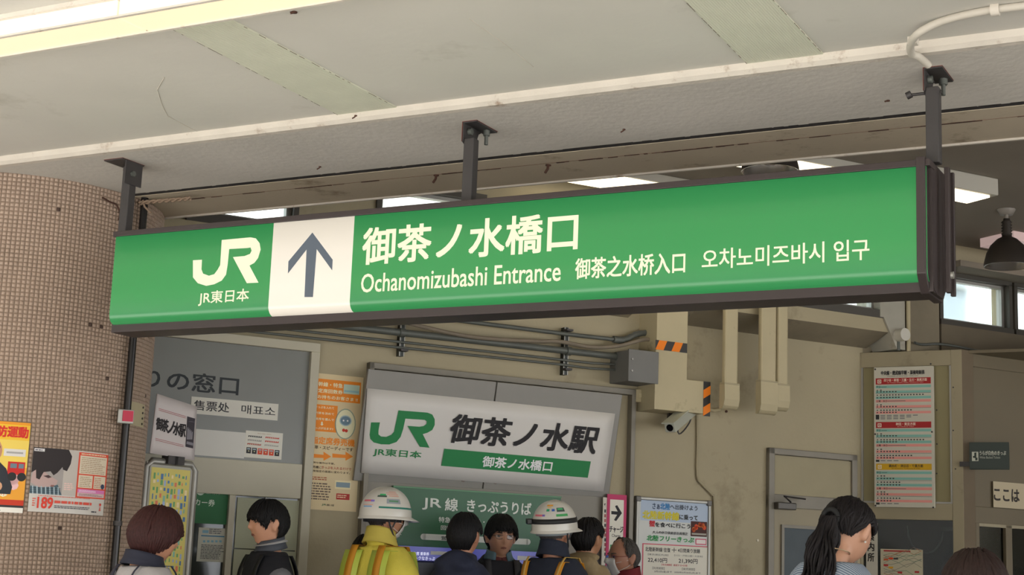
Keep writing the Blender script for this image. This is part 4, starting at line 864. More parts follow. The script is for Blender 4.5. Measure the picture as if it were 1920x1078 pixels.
# posters on the pillar
def cylposter(name,label,x0,y0,x1,y1,col,aw=None):
    a0,b1=CY_.hit(x0,y0,.004); a1,b0=CY_.hit(x1,y1,.004)
    t=thing(name,label,'poster',CY_.pt(a0,b0,0)); cylsheet(a0,a1,b0,b1,.002,.002,mat('poster_'+col,brt(col,1.3),.35),t,'sheet',14); return t,Pr(CY_,.0045,.0005),a0,b1,a1,b0
# 1. fire prevention poster: left edge beyond the frame
t,pr,a0,b1,a1,b0=cylposter('fire_safety_poster','orange and yellow fire safety poster at left edge of pillar',-62,786,42,962,'b9b3a8')
w=a1-a0;h=b1-b0
def U(u,v): return a0+w*u,b1-h*v
def UR(u0,v0,u1,v1,c,l=1): pr.rect(a0+w*u0,b1-h*v0,a0+w*u1,b1-h*v1,c,l)
UR(.0,0,1,.88,'d8a02a',1); UR(0,.0,1,.03,'c47f1e',2)
UR(0,.2,1,.88,'d98a2c',2); pr.poly([U(.3,.2),U(1,.2),U(1,.5),U(.6,.55)],'dcae50',3)
pr.text('火災予防運動',*U(-.02,.05),*U(.97,.17),'b3271f',4,.04)
UR(.70,.44,.97,.60,'a6201c',4); UR(.74,.46,.84,.51,'5a6a74',5);UR(.87,.46,.95,.51,'5a6a74',5); pr.circ(*U(.78,.605),.018,'202020',5);pr.circ(*U(.93,.605),.018,'202020',5); UR(.62,.3,.96,.38,'b8b4b0',4); UR(.66,.33,.92,.35,'8a8884',5)
UR(0,.86,1,.93,'a8301c',3); UR(0,.92,1,.945,'2c2a2c',4); UR(0,.945,1,1,'c8c4bc',3)
for i in range(9): pr.circ(*U(.72+.1*cos(i*2.1),.7+.08*sin(i*1.7)),.02,['d8a0a0','d8c8a8','c88878'][i%3],4,8)
# officer in dark uniform: cap, face, torso, arm
pr.circ(*U(.42,.33),.045,'a5765c',5,18,.055); pr.poly([U(.30,.28),U(.34,.22),U(.5,.22),U(.56,.28),U(.56,.30),U(.3,.3)],'1f2126',6)
pr.poly([U(.12,.9),U(.15,.5),U(.32,.42),U(.52,.42),U(.68,.52),U(.8,.72),U(.78,.8),U(.62,.8),U(.6,.9)],'23262c',5); pr.circ(*U(.56,.72),.022,'b08468',7,12); UR(.38,.6,.5,.8,'b3301f',6)
pr.L=pr.lines
pr.lines(a0+w*.3,b1-h*.955,a1-w*.3,b1-h*.99,2,'50505a',5,4)
pr.done(t)
# 2. child poster, hotline 189
t,pr,a0,b1,a1,b0=cylposter('hotline_poster','pillar poster with bowed child photo and red hotline number',63,838,193,967,'b7b2aa')
w=a1-a0;h=b1-b0
UR(0,0,.56,.72,'8a8480',1); UR(.38,.0,.56,.72,'a39c94',2)
def blob(pts,c,l): pr.poly([U(*p) for p in pts],c,l)
blob([(.03,.28),(.08,.3),(.2,.42),(.32,.5),(.30,.58),(.22,.64),(.1,.62),(.0,.55)],'9c8580',3)      # face
blob([(.0,0),(.42,0),(.47,.1),(.46,.22),(.42,.34),(.37,.32),(.36,.28),(.30,.38),(.26,.42),(.22,.36),(.14,.38),(.10,.5),(.06,.48),(.05,.35),(.0,.4)],'241e1e',4)  # hair
blob([(.14,.44),(.2,.42),(.24,.45),(.2,.47)],'3a2a2a',5); blob([(.24,.57),(.28,.57),(.27,.6),(.23,.6)],'7a5550',5)
blob([(.0,.6),(.12,.62),(.24,.6),(.32,.56),(.38,.72),(.0,.72)],'3f5058',4)
for i in range(7): blob([(.02+i*.05,.60),(.035+i*.05,.60),(.045+i*.05,.72),(.03+i*.05,.72)],'8a9aa0',5)
for i in range(3): blob([(.0,.63+i*.03),(.36,.62+i*.03),(.36,.627+i*.03),(.0,.637+i*.03)],'202a30',5)
UR(.01,.015,.13,.06,'b8b4b4',5); pr.lines(*U(.02,.025),*U(.12,.055),1,'40404a',6,3)
pr.lines(*U(.4,.52),*U(.53,.64),4,'c8a8a0',4,3)
UR(.56,0.02,1,.74,'b8402a',3); UR(.58,.07,.98,.36,'b9ad98',4); UR(.58,.38,.78,.58,'b9ad98',4); UR(.80,.38,.98,.58,'b9ad98',4); UR(.58,.60,.98,.66,'b86a98',4); UR(.58,.66,.98,.72,'b39c98',4)
pr.lines(*U(.59,.03),*U(.96,.06),1,'d8c0a0',5,2); pr.lines(*U(.6,.09),*U(.96,.35),9,'8a7058',5,2,.35); pr.lines(*U(.6,.40),*U(.77,.57),6,'8a7058',5,8,.35); pr.lines(*U(.81,.4),*U(.93,.57),6,'9a5a48',5,9,.35); pr.circ(*U(.94,.54),.011,'303a50',6); pr.lines(*U(.6,.615),*U(.9,.65),2,'e0c0d8',5,4); pr.lines(*U(.6,.67),*U(.95,.71),2,'7a5a60',5,4)
pr.text('189',*U(.1,.77),*U(.28,.94),'b8382a',5,.03)
pr.lines(*U(.04,.78),*U(.08,.92),4,'b8584a',5,6); pr.lines(*U(.1,.735),*U(.9,.76),1,'b8685a',5,7); pr.lines(*U(.3,.80),*U(.87,.86),1,'b8483a',5,12,.7); pr.lines(*U(.3,.88),*U(.88,.93),2,'404048',5,13); pr.lines(*U(.8,.93),*U(.9,.97),1,'303038',5,14)
pr.circ(*U(.93,.83),.006,'b8382a',5); blob([(.915,.93),(.93,.85),(.945,.93),(.935,.93),(.93,.88),(.925,.93)],'b8382a',5)
pr.done(t)
# ================================================ PLACARD AND SIGNBOARD STAND
BF=WF((lambda q:(q[0],q[1],0))(atY(315,900,7.55)),radians(38))
t=thing('signboard_stand','aluminium signboard stand with yellow local map, left of office','signboard',BF.pt(0,0,0))
cs=[BF.hit(*z2(38,562)),BF.hit(*z2(250,602)),BF.hit(*z2(212,1078)),BF.hit(*z2(8,1078))]
a0=(cs[0][0]);a1=cs[1][0];b1=(cs[0][1]+cs[1][1])/2; b0=.75
MB().tube([BF.pt(a0,b0,0),BF.pt(a0,b1-.03,0),BF.pt(a0+.03,b1,0),BF.pt(a1-.03,b1,0),BF.pt(a1,b1-.03,0),BF.pt(a1,b0,0)],.017,10).build('frame',M_alu,t)
MB().box(BF,a0,a1,b0,b1-.005,-.01,.0).build('board',mat('board_white','a9a69c',.5),t)
for a in (a0,a1): MB().tube([BF.pt(a,0.02,.18),BF.pt(a,b0+.2,0)],.014,8).build('leg',M_alu,t); MB().tube([BF.pt(a,.02,-.18),BF.pt(a,b0+.2,0)],.014,8).build('leg',M_alu,t)
pr=Pr(BF,.001); pr.rect(a0+.03,b1-.03,a1-.03,b0+.05,'b3a860',1); rn=random.Random(11)
cols=['6f9a8a','b86a50','8a9ab8','5a8a5a','c8b890','4a6a90']
for i in range(10):
    for j in range(26):
        x=a0+.045+i*(a1-a0-.08)/10; y=b1-.05-j*.034-rn.random()*.012; 
        pr.rect(x,y,x+rn.uniform(.006,.016),y-rn.uniform(.012,.03),cols[rn.randrange(6)],2)
pr.done(t)
t=thing('station_placard','white placard with brush-style station name atop the map stand','placard',BF.pt((a0+a1)/2,b1,.02))
q=[z2(83,278),z2(258,335),z2(246,573),z2(50,540)]; hq=[BF.hit(x,y,.03) for x,y in q]
vs=[];nx=10;ny=6
for j in range(ny+1):
    for i in range(nx+1):
        u,v=i/nx,j/ny; a=(1-v)*((1-u)*hq[3][0]+u*hq[2][0])+v*((1-u)*hq[0][0]+u*hq[1][0]); b=(1-v)*((1-u)*hq[3][1]+u*hq[2][1])+v*((1-u)*hq[0][1]+u*hq[1][1])
        vs.append(BF.pt(a,b,.03-.0*u))
o=MB().add(vs,[(j*(nx+1)+i,j*(nx+1)+i+1,(j+1)*(nx+1)+i+1,(j+1)*(nx+1)+i) for j in range(ny) for i in range(nx)],None,True).build('sheet',mat('placard_white',brt('a8a19f'),.5),t); sm=o.modifiers.new('s','SOLIDIFY'); sm.thickness=.006; sm.offset=-1
pr=Pr(BF,.0305)
for dy in (0,7): pr.Q([z2(88,342+dy),z2(208,378+dy),z2(208,380+dy),z2(88,344+dy)],'8a3a3c',1); pr.Q([z2(73,474+dy),z2(198,505+dy),z2(198,507+dy),z2(73,476+dy)],'8a3a3c',1)
for i,ch in enumerate('御茶ノ水駅'): pr.T(ch,*z2(79+i*25.5,384+i*7),*z2(103+i*25.5,440+i*7.5),'1e1a1c',2,.03)
pr.Q([z2(214,378),z2(249,388),z2(240,520),z2(206,512)],'2e2a30',1)
pr.R(*z2(220,400),*z2(246,404),'8a8890',2)
for i in range(5): pr.Q([z2(214+i*5,430+i*5),z2(218+i*5,424+i*5),z2(216+i*5,480),z2(212+i*5,480)],'77747a',2)
pr.Q([z2(212,488),z2(242,496),z2(241,508),z2(210,500)],'6a686e',2)
pr.done(t)
MB().box(BF,a0+.1,a0+.16,b1-.01,b1+.03,-.015,.035).box(BF,a1-.16,a1-.1,b1-.01,b1+.03,-.015,.035).build('clip',M_steel,t)
# ================================================ PEOPLE
def grid_ellipsoid(nu=24,nv=16):
    vs=[(0,0,1)]; 
    for j in range(1,nv):
        t=pi*j/nv
        for i in range(nu): a=2*pi*i/nu; vs.append((sin(t)*cos(a),sin(t)*sin(a),cos(t)))
    vs.append((0,0,-1)); fs=[(0,1+i,1+(i+1)%nu) for i in range(nu)]
    for j in range(nv-2):
        for i in range(nu): a=1+j*nu; fs.append((a+i,a+nu+i,a+nu+(i+1)%nu,a+(i+1)%nu))
    a=1+(nv-2)*nu; fs+=[(a+i,len(vs)-1,a+(i+1)%nu) for i in range(nu)]
    return np.array(vs),fs
EL=grid_ellipsoid(); EH=grid_ellipsoid(64,48)
def ell(mb,c,r,T=None,m=None):
    v=EL[0]*np.array(r)+np.array(c); mb.add([T(p) if T else p for p in v],EL[1],m,True)
def head_surf(d,female=False):                # unit direction -> point on the skull and face
    x,y,z=d; g=lambda cx,cz,sx,sz:exp(-((x-cx)/sx)**2-((z-cz)/sz)**2)
    lo=max(0,-z); X=x*.077*(1-.30*lo**1.7)*(1-.05*max(0,z)); Y=y*(.094 if y<0 else .104); Z=z*.120
    if y>0: Y*=1-.38*lo
    else: Y*=1-.10*lo
    if y<0:
        f=min(1,-y*1.6); n=0
        if z<.2: n+=.027*exp(-(x/(.10+.08*max(0,-z)))**2)*max(0,min(1,(.2-z)/.42))*(1 if z>-.24 else max(0,1-(-.24-z)/.10))
        n+=-.009*(g(-.37,.04,.17,.12)+g(.37,.04,.17,.12))+.005*(g(-.35,.2,.25,.08)+g(.35,.2,.25,.08))+.006*g(0,-.5,.22,.09)-.004*g(0,-.505,.25,.02)-.004*g(0,-.66,.25,.06)+.012*g(0,-.86,.3,.16)+.005*(g(.5,-.25,.2,.2)+g(-.5,-.25,.2,.2))
        Y-=n*f
    return np.array([X,Y,Z])
RINGS=[(.47,.13,.10),(.52,.165,.115),(.57,.158,.11),(.62,.142,.102),(.68,.152,.110),(.735,.170,.118),(.775,.182,.114),(.81,.184,.100),(.832,.158,.087),(.848,.130,.078),(.863,.096,.070),(.878,.068,.062)]
class Person:
    def __init__(s,label,px,py,Y,yaw,hair='1d1a1b',pitch=0,hyaw=0,roll=0,skin='c4967a',build=1.0,extra=.015,vox=.0062,jacket='2a2c36',female=False,lean=0,sc=.9,trousers='2b2c31'):
        top=atY(px,py,Y); s.sc=sc; s.H=float(top[2]/sc-extra); s.cx,s.cy=float(top[0]),float(top[1]); s.k=build; s.female=female
        s.yaw=radians(yaw); s.hp=radians(pitch); s.hy=radians(hyaw); s.hr=radians(roll)
        s.R=Matrix.Rotation(s.yaw,3,'Z'); s.HR=Matrix.Rotation(s.hy,3,'Z')@Matrix.Rotation(s.hp,3,'X')@Matrix.Rotation(s.hr,3,'Y')
        s.hc=np.array([0,-.012,s.H-.12]); s.nb=np.array([0,.015,s.H*.865])
        o=np.array(s.HR@Vector(s.hc-s.nb)); s.hcw=s.nb+o
        if pitch: # keep the head under the given pixel although it is bowed
            w=s.R@Vector((float(s.hcw[0]),float(s.hcw[1]),0)); s.cx-=w.x*.9*sc; s.cy-=w.y*.9*sc
        s.root=thing('person',label,'person',(s.cx,s.cy,0)); s.skin=mat('skin_'+skin,brt(skin,1.15),.5,var=.04,scale=20); s.hairm=mat('hair_'+hair,hair,.62,spec=.25,var=.3,scale=90)
        s.body(vox,jacket,trousers)
        s.face(skin)
    def T(s,p):
        w=s.R@Vector((float(p[0]),float(p[1]),float(p[2])))*s.sc; return (w.x+s.cx,w.y+s.cy,w.z)
    def TH(s,p): # head-local (about head centre) -> world
        q=s.HR@Vector((float(p[0]),float(p[1]),float(p[2]))); return s.T((q.x+s.hcw[0],q.y+s.hcw[1],q.z+s.hcw[2]))
    def torso(s,mb,off,z0=.47,z1=.86,m=None):
        vs=[];n=32;R=[r for r in RINGS if z0<=r[0]<=z1]
        for (z,w,d) in R:
            w=w*s.k+off;d=d*s.k+off
            for i in range(n):
                a=2*pi*i/n; c,sn=cos(a),sin(a); e=.85; vs.append(s.T((w*copysign(abs(c)**e,c),.01+d*copysign(abs(sn)**e,sn),z*s.H)))
        fs=[(j*n+i,j*n+(i+1)%n,(j+1)*n+(i+1)%n,(j+1)*n+i) for j in range(len(R)-1) for i in range(n)]+[list(range(n))[::-1],list(range(len(vs)-n,len(vs)))]
        mb.add(vs,fs,m,True)
    def limb(s,mb,pts,rs,m=None,seg=14):
        # rounded tube with ball ends
        rs=[r*s.sc for r in rs]; mb.tube([s.T(p) for p in pts],rs,seg,m); 
        for p,r in ((pts[0],rs[0]),(pts[-1],rs[-1])): v=EL[0]*r; w=s.T(p); mb.add([np.array(w)+q for q in v],EL[1],m,True)
    def arm(s,sg): H=s.H;k=s.k; return [(sg*.158*k,.012,.792*H),(sg*.195*k,.015,.745*H),(sg*.222*k,.02,.62*H),(sg*.226*k,-.04,.49*H)]
    def body(s,vox,jacket,trousers):
        H=s.H; mb=MB(); d=EH[0]; mb.add([s.TH(head_surf(q)) for q in d],EH[1],None,True)
        for sg in (-1,1):
            for (c,r) in (((sg*.081,.014,-.008),(.010,.019,.034)),((sg*.088,.022,.006),(.008,.016,.024))): ell(mb,c,r,s.TH)
            ax=s.arm(sg); s.limb(mb,ax,[.052,.048,.038,.026])
            wr=np.array(ax[-1]); pm=wr+np.array([0,-.018,-.075]); s.limb(mb,[wr,wr+(pm-wr)*.5,pm],[.026,.034,.032])
            for i,L in enumerate((.066,.078,.073,.058)):
                b=pm+np.array([0,(i-1.5)*.019,-.012]); s.limb(mb,[b,b+np.array([-sg*.006,-.004,-L*.5]),b+np.array([-sg*.022,-.008,-L])],[.0092,.0085,.007],seg=8)
            b=wr+np.array([0,-.034,-.03]); s.limb(mb,[b,b+np.array([-sg*.012,-.028,-.035]),b+np.array([-sg*.02,-.03,-.07])],[.012,.010,.0085],seg=8)
            s.limb(mb,[(sg*.085,.0,.49*H),(sg*.092,-.012,.28*H),(sg*.094,.012,.055*H)],[.082,.052,.036])
            s.limb(mb,[(sg*.094,.03,.04),(sg*.097,-.06,.035),(sg*.1,-.15,.03)],[.036,.036,.026])
        s.torso(mb,0)
        nk=[(0,.02,.83*H),tuple(s.nb),tuple(s.nb*.5+s.hcw*.5+np.array([0,.012,-.01])),tuple(s.hcw+np.array([0,.015,-.03]))]; s.limb(mb,nk,[.062,.060*(.88 if s.female else 1),.057*(.86 if s.female else 1),.058])
        o=mb.build('body',s.skin,s.root); r=o.modifiers.new('r','REMESH'); r.mode='VOXEL'; r.voxel_size=vox; r.use_smooth_shade=True
        sm=o.modifiers.new('s','SMOOTH'); sm.iterations=2; sm.factor=.5; s.bodyo=o
        # jacket
        jm=mat('cloth_'+jacket,brt(jacket,1.15),.85,var=.06,scale=12,bump=.25,bscale=220)
        mb=MB(); s.torso(mb,.022,.47,.87)
        for sg in (-1,1):
            ax=s.arm(sg); ax[-1]=(ax[-1][0],ax[-1][1],.505*H); s.limb(mb,ax,[.070,.066,.056,.046])
        s.jmb=mb; s.jm=jm; s.jname='jacket'
        # trousers and shoes
        tb=MB()
        for sg in (-1,1): s.limb(tb,[(sg*.082,.005,.50*H),(sg*.092,-.008,.28*H),(sg*.094,.015,.05*H)],[.102,.076,.058])
        s.torso(tb,.012,.47,.58)
        o=tb.build('trousers',mat('cloth_'+trousers,trousers,.85,bump=.2),s.root); r=o.modifiers.new('r','REMESH'); r.mode='VOXEL'; r.voxel_size=.014; r.use_smooth_shade=True
        for sg in (-1,1):
            sb=MB(); s.limb(sb,[(sg*.094,.035,.05),(sg*.097,-.06,.046),(sg*.1,-.165,.038)],[.048,.047,.036]); v=sb.v; sb.v=[(x,y,max(z,.004)) for x,y,z in v]
            o=sb.build('shoe',mat('shoe_black','1c1b1c',.4),s.root)
    def done_jacket(s,extra=None):
        if extra: extra(s.jmb)
        o=s.jmb.build(s.jname,s.jm,s.root); r=o.modifiers.new('r','REMESH'); r.mode='VOXEL'; r.voxel_size=.011; r.use_smooth_shade=True
        sm=o.modifiers.new('s','SMOOTH'); sm.iterations=4; sm.factor=.5; s.jo=o
        tx=bpy.data.textures.new('folds','CLOUDS'); tx.noise_scale=.09; dm=o.modifiers.new('d','DISPLACE'); dm.texture=tx; dm.strength=.014; dm.mid_level=.5; return o
    def face(s,skin):
        S_=lambda x,z: head_surf((x,-sqrt(max(0,1-x*x-z*z)),z))
        for sg in (-1,1):
            c=S_(sg*.40,.035); e=MB(); ell(e,c+np.array([0,.004,0]),(.0125,.0065,.0042),s.TH); o=e.build('eye',mat('eye_white','8f8880',.3),s.root)
            e=MB(); ell(e,c+np.array([0,-.0012,0]),(.0055,.0035,.0052),s.TH); e.build('iris',mat('iris_dark','17110f',.2),o)
            P=[S_(sg*t,.19+.03*sin((t-.2)*5))+np.array([0,-.002,0]) for t in (.2,.3,.4,.5,.6)]; MB().tube([s.TH(p) for p in P],[.0022,.0034,.0034,.003,.0015],6).build('eyebrow',s.hairm,s.root)
            P=[S_(sg*t,.055+.022*sin((t-.24)*9))+np.array([0,-.0016,0]) for t in (.24,.32,.4,.48,.56)]; MB().tube([s.TH(p) for p in P],.0014,6).build('eyelid',s.hairm,s.root)
        mb=MB()
        for dz,r in ((-.482,.0038),(-.53,.0046)):
            P=[S_(x,dz-.03*abs(x)+.0)+np.array([0,.0005,0]) for x in np.linspace(-.26,.26,9)]; mb.tube([s.TH(p) for p in P],[.0008]+[r*(1-.55*abs(i-4)/4) for i in range(1,8)]+[.0008],6)
        mb.build('lips',mat('lips','8f5a4c',.45),s.root)
    def hair(s,hl,off=.016,locks=190,lock_r=.0085,swirl=.25,seed=1,jag=.08,drop=0,flare=.004,name='hair'):
        rn=random.Random(seed); az_=[a for a,_ in hl]; ev=[e for _,e in hl]
        HL=lambda a: float(np.interp(abs(a),az_,ev))
        v,f=EH; keep=[]; pts=[]
        for q in v:
            a=atan2(q[0],-q[1]); p=head_surf(q) if q[1]>-.1 or q[2]>.3 else head_surf(q); n=q/np.linalg.norm(q)
            k=off*.6*(.75+.25*q[2])+.002*noise.noise(Vector((q[0]*5,q[1]*5,q[2]*5+seed))); pts.append(p+n*k); keep.append(q[2]>HL(a)+.04)
        mb=MB(); idx={};
        for i,k in enumerate(keep):
            if k: idx[i]=len(idx)
        mb.v=[tuple(s.TH(pts[i])) for i in idx]; 
        for ff in f:
            if all(j in idx for j in ff): mb.f.append([idx[j] for j in ff]); mb.m.append(0); mb.sm.append(True)
        mb.mats=[None]
        lock_r*=.62; locks=int(locks*1.9); off*=.62; flare*=.8
        for i in range(locks):
            a=rn.uniform(-pi,pi); e0=rn.uniform(.55,.97) if rn.random()<.45 else rn.uniform(.1,.7); da=rn.uniform(-swirl,swirl); a2=(a+da+pi)%(2*pi)-pi; e1=HL(a2)+rn.uniform(-jag,jag*.6)
            if e1>.9: continue
            if e0<e1+.12: e0=min(.97,e1+.35)
            P=[];n=7
            for k in range(n):
                t=k/(n-1); el=asin(e0)*(1-t)+asin(max(-.97,min(.97,e1)))*t; aa=a+da*t; q=np.array([sin(aa)*cos(el),-cos(aa)*cos(el),sin(el)]); p=head_surf(q)
                P.append(p+q*(off+flare*sin(t*pi)+.003*rn.random()-(.006*t)))
            if drop: P.append(P[-1]+np.array([0,.0,-drop*rn.uniform(.5,1)]))
            m=len(P); mb.tube([s.TH(p) for p in P],[lock_r*(.5+.8*sin(pi*min(1,(k+.6)/m)))*(1-k/(m-.6))**.45 for k in range(m)],6)
        o=mb.build(name,s.hairm,s.root); return o
    def collar(s,col,r=.013,z=.862,w=.068,d=.064,name='collar',n=28,open_=0,th=1,tilt=.018):
        rings=[]; hh=r*1.5/s.H
        for (dz,dw) in ((-hh*1.35,.020),(-hh*.4,.008),(hh*.6,.0),(hh,-.001)):
            rings.append([s.T(((w+dw)*cos(-pi/2+open_+(2*pi-2*open_)*i/n),.016+(d+dw)*sin(-pi/2+open_+(2*pi-2*open_)*i/n),(z+dz)*s.H+tilt*sin(-pi/2+open_+(2*pi-2*open_)*i/n))) for i in range(n+1)])
        o=MB().add([p for q in rings for p in q],[(j*(n+1)+i,j*(n+1)+i+1,(j+1)*(n+1)+i+1,(j+1)*(n+1)+i) for j in range(3) for i in range(n)],None,True).build(name,mat('cloth_'+col,col,.85),s.root)
        q=o.modifiers.new('s','SOLIDIFY'); q.thickness=.006 if r>.006 else .003; q.offset=1; return o
    def strap(s,x0,x1,width,col,name='strap',zl=.56,off=.034,rough=.6):
        # band that runs from the back over the shoulder to the front
        W_=lambda z:np.interp(z,[r[0] for r in RINGS],[r[1] for r in RINGS])*s.k+off; D_=lambda z:np.interp(z,[r[0] for r in RINGS],[r[2] for r in RINGS])*s.k+off
        path=[]; zs=np.linspace(zl,.865,24); 
        for side in (1,-1):
            seq=[]
            for z in zs:
                x=x0+(x1-x0)*(z-zl)/(.85-zl) if side>0 else x1; w,d=W_(z),D_(z)
                if abs(x)+width/2>=w*.97: break
                seq.append((x,.01+side*d*(1-(abs(x)/w)**2.35)**(1/2.35),z*s.H))
            path+=seq if side>0 else seq[::-1]
        mb=MB(); vs=[]
        for (x,y,z) in path: vs+=[s.T((x-width/2,y,z)),s.T((x+width/2,y,z))]
        mb.add(vs,[(2*i,2*i+1,2*i+3,2*i+2) for i in range(len(path)-1)],None,True); o=mb.build(name,mat('strap_'+col,col,rough),s.root); sm=o.modifiers.new('s','SOLIDIFY'); sm.thickness=.003; return o
    def glasses(s,col='201c1c',w=.5):
        S_=lambda x,z: head_surf((x,-sqrt(max(0,1-x*x-z*z)),z)); g=MB(); gl=MB()
        for sg in (-1,1):
            c=S_(sg*.40,.02)+np.array([0,-.014,0]); P=[c+np.array([.0225*cos(t)*sg,.004*abs(cos(t))*(1 if cos(t)>0 else 0),.0135*copysign(abs(sin(t))**.7,sin(t))]) for t in np.linspace(0,2*pi,21)]
            g.tube([s.TH(p) for p in P],.0013,6,caps=False); gl.add([s.TH(p) for p in P[:-1]],[list(range(20))])
            g.tube([s.TH(c+np.array([sg*.022,.003,.004])),s.TH((sg*.080,-.02,.012)),s.TH((sg*.084,.02,.01))],.0016,6)
        a=S_(.40,.02);b=S_(-.40,.02); g.tube([s.TH(a+np.array([-.021,-.014,.003])),s.TH(b+np.array([.021,-.014,.003]))],.0015,6)
        o=g.build('glasses',mat('glasses_'+col,col,.3,.3),s.root); gl.build('lens',mat('lens_glass','e8ecec',.03,trans=1),o); return o
    def mask(s):
        m_=MB(); v=[];n=12
        for j in range(9):
            for i in range(n+1):
                x=-.62+1.24*i/n; z=-.02-.86*j/8; q=np.array([x,-sqrt(max(.05,1-x*x-z*z)),z]); v.append(s.TH(head_surf(q)+np.array([0,-.009-.008*(1-abs(x)),0])))
        o=m_.add(v,[(j*(n+1)+i,j*(n+1)+i+1,(j+1)*(n+1)+i+1,(j+1)*(n+1)+i) for j in range(8) for i in range(n)],None,True).build('face_mask',mat('mask_white','c9c9c6',.8),s.root); q=o.modifiers.new('s','SOLIDIFY'); q.thickness=.002
        for sg in (-1,1): MB().tube([s.TH(q) for q in ((sg*.05,-.078,-.03),(sg*.076,-.01,-.012),(sg*.086,.022,.0))],.0014,6).tube([s.TH(q) for q in ((sg*.045,-.072,-.085),(sg*.072,-.01,-.05),(sg*.084,.026,-.02))],.0014,6).build('ear_loop',mat('mask_white','c9c9c6',.8),o)
    def helmet(s,stick,stripe=None,lamp=False):
        Lh=(0,.006,.008); rx,ry,h=.122,.146,.158; mb=MB(); v=[];n=56
        def dome(a,t,o=0):     # a azimuth (0 front), t 0 rim .. 1 top
            el=t*pi/2; rr=cos(el)**.85; return np.array([(rx+o)*rr*sin(a),Lh[1]-(ry+o)*rr*cos(a),Lh[2]+(h+o)*sin(el)**.95])
        m=14
        for j in range(m+1):
            for i in range(n): a=2*pi*i/n; p=dome(a,j/m*.995); rib=.004*exp(-(p[0]/.012)**2)*(j/m)**.5; v.append(s.TH(p+np.array([0,0,rib])))
        f=[(j*n+i,j*n+(i+1)%n,(j+1)*n+(i+1)%n,(j+1)*n+i) for j in range(m) for i in range(n)]+[list(range(m*n,m*n+n))]
        mb.add(v,f,None,True)
        v=[]     # brim: flares out, long at the front
        for k,(e,dz) in enumerate(((0,0),(.010,-.010),(.013,-.016),(.008,-.017),(-.004,-.006))):
            for i in range(n):
                a=2*pi*i/n; fr=max(0,cos(a))**1.5; p=dome(a,0); ex=e*(.55+3.1*fr) ; v.append(s.TH(p+np.array([sin(a)*ex,-cos(a)*ex,dz-.006*fr*(1 if e>0 else 0)])))
        mb.add(v,[(k*n+i,k*n+(i+1)%n,(k+1)*n+(i+1)%n,(k+1)*n+i) for k in range(4) for i in range(n)],None,True)
        he=mb.build('helmet',mat('helmet_white','d3cfc4',.28,var=.02,coat=.3),s.root)
        # stickers: small curved patches
        pr=MB()
        def patch(a0,a1,t0,t1,c,o=.0012):
            k=5; vs=[s.TH(dome(a0+(a1-a0)*i/k,t0+(t1-t0)*j/2,o)) for j in range(3) for i in range(k+1)]; pr.add(vs,[(j*(k+1)+i,j*(k+1)+i+1,(j+1)*(k+1)+i+1,(j+1)*(k+1)+i) for j in range(2) for i in range(k)],ink(c),True)
        for q in stick: patch(*q)
        pr.build('sticker',None,he)['kind']='stuff'
        if stripe:
            k=48; v=[]
            for j in (.15,.19):
                for i in range(k+1): v.append(s.TH(dome(-2.2+2.6*i/k,j,.0014)))
            MB().add(v,[(i,i+1,k+2+i,k+1+i) for i in range(k)],None,True).build('stripe',mat('stripe_teal',stripe,.4),he)
        st=MB()
        for sg in (-1,1): st.tube([s.TH(p) for p in ((sg*.10,.04,.02),(sg*.088,.015,-.04),(sg*.075,-.01,-.085),(sg*.04,-.05,-.122),(0,-.062,-.13))],.0045,8); st.tube([s.TH(p) for p in ((sg*.10,-.03,.02),(sg*.088,.0,-.05))],.0035,8)
        st.build('chin_strap',mat('strap_dark','2a2b2e' if not lamp else '6f7680',.6),he)
        v=[]; k=28
        for j,(z,o) in enumerate(((.025,0),(-.022,-.004))):
            for i in range(k+1):
                a=pi*.30+ (2*pi-.6*pi)*i/k; v.append(s.TH(((.093+o)*sin(a),.012-(.116+o)*cos(a),z)))
        o=MB().add(v,[(i,i+1,k+2+i,k+1+i) for i in range(k)],None,True).build('headband',mat('band_dark' if not lamp else 'band_grey','26272b' if not lamp else '8f989c',.6),he); q=o.modifiers.new('s','SOLIDIFY'); q.thickness=.004
        if lamp:
            k=48; v=[]
            for j in (.13,.24):
                for i in range(k+1): v.append(s.TH(dome(2*pi*i/k,j,.003)))
            o=MB().add(v,[(i,i+1,k+2+i,k+1+i) for i in range(k)],None,True).build('lamp_strap',mat('strap_black','232323',.6),he); q=o.modifiers.new('s','SOLIDIFY'); q.thickness=.003
            for nm,a in (('headlamp',0),('battery_box',2.35)):
                c=dome(a,.17,.016); e=MB(); d=np.array([sin(a),-cos(a),0]); sd=np.array([cos(a),sin(a),0]); P=[s.TH(c+d*i*.014+sd*j*.028+np.array([0,0,k_*.016])) for k_ in (-1,1) for j in (-1,1) for i in (-1,1)]
                e.add(P,[(0,2,3,1),(4,5,7,6),(0,1,5,4),(2,6,7,3),(0,4,6,2),(1,3,7,5)]).build(nm,mat('lamp_black','1c1c1d',.35),he,bevel=.005)
        return he
SHORT=[(0,.50),(.55,.44),(.95,.3),(1.25,.1),(1.5,.24),(1.8,.18),(1.95,-.2),(2.2,-.50),(pi,-.58)]
BANGS=[(0,.20),(.6,.16),(.95,.06),(1.25,-.22),(1.5,-.12),(1.75,-.25),(2.2,-.55),(pi,-.62)]
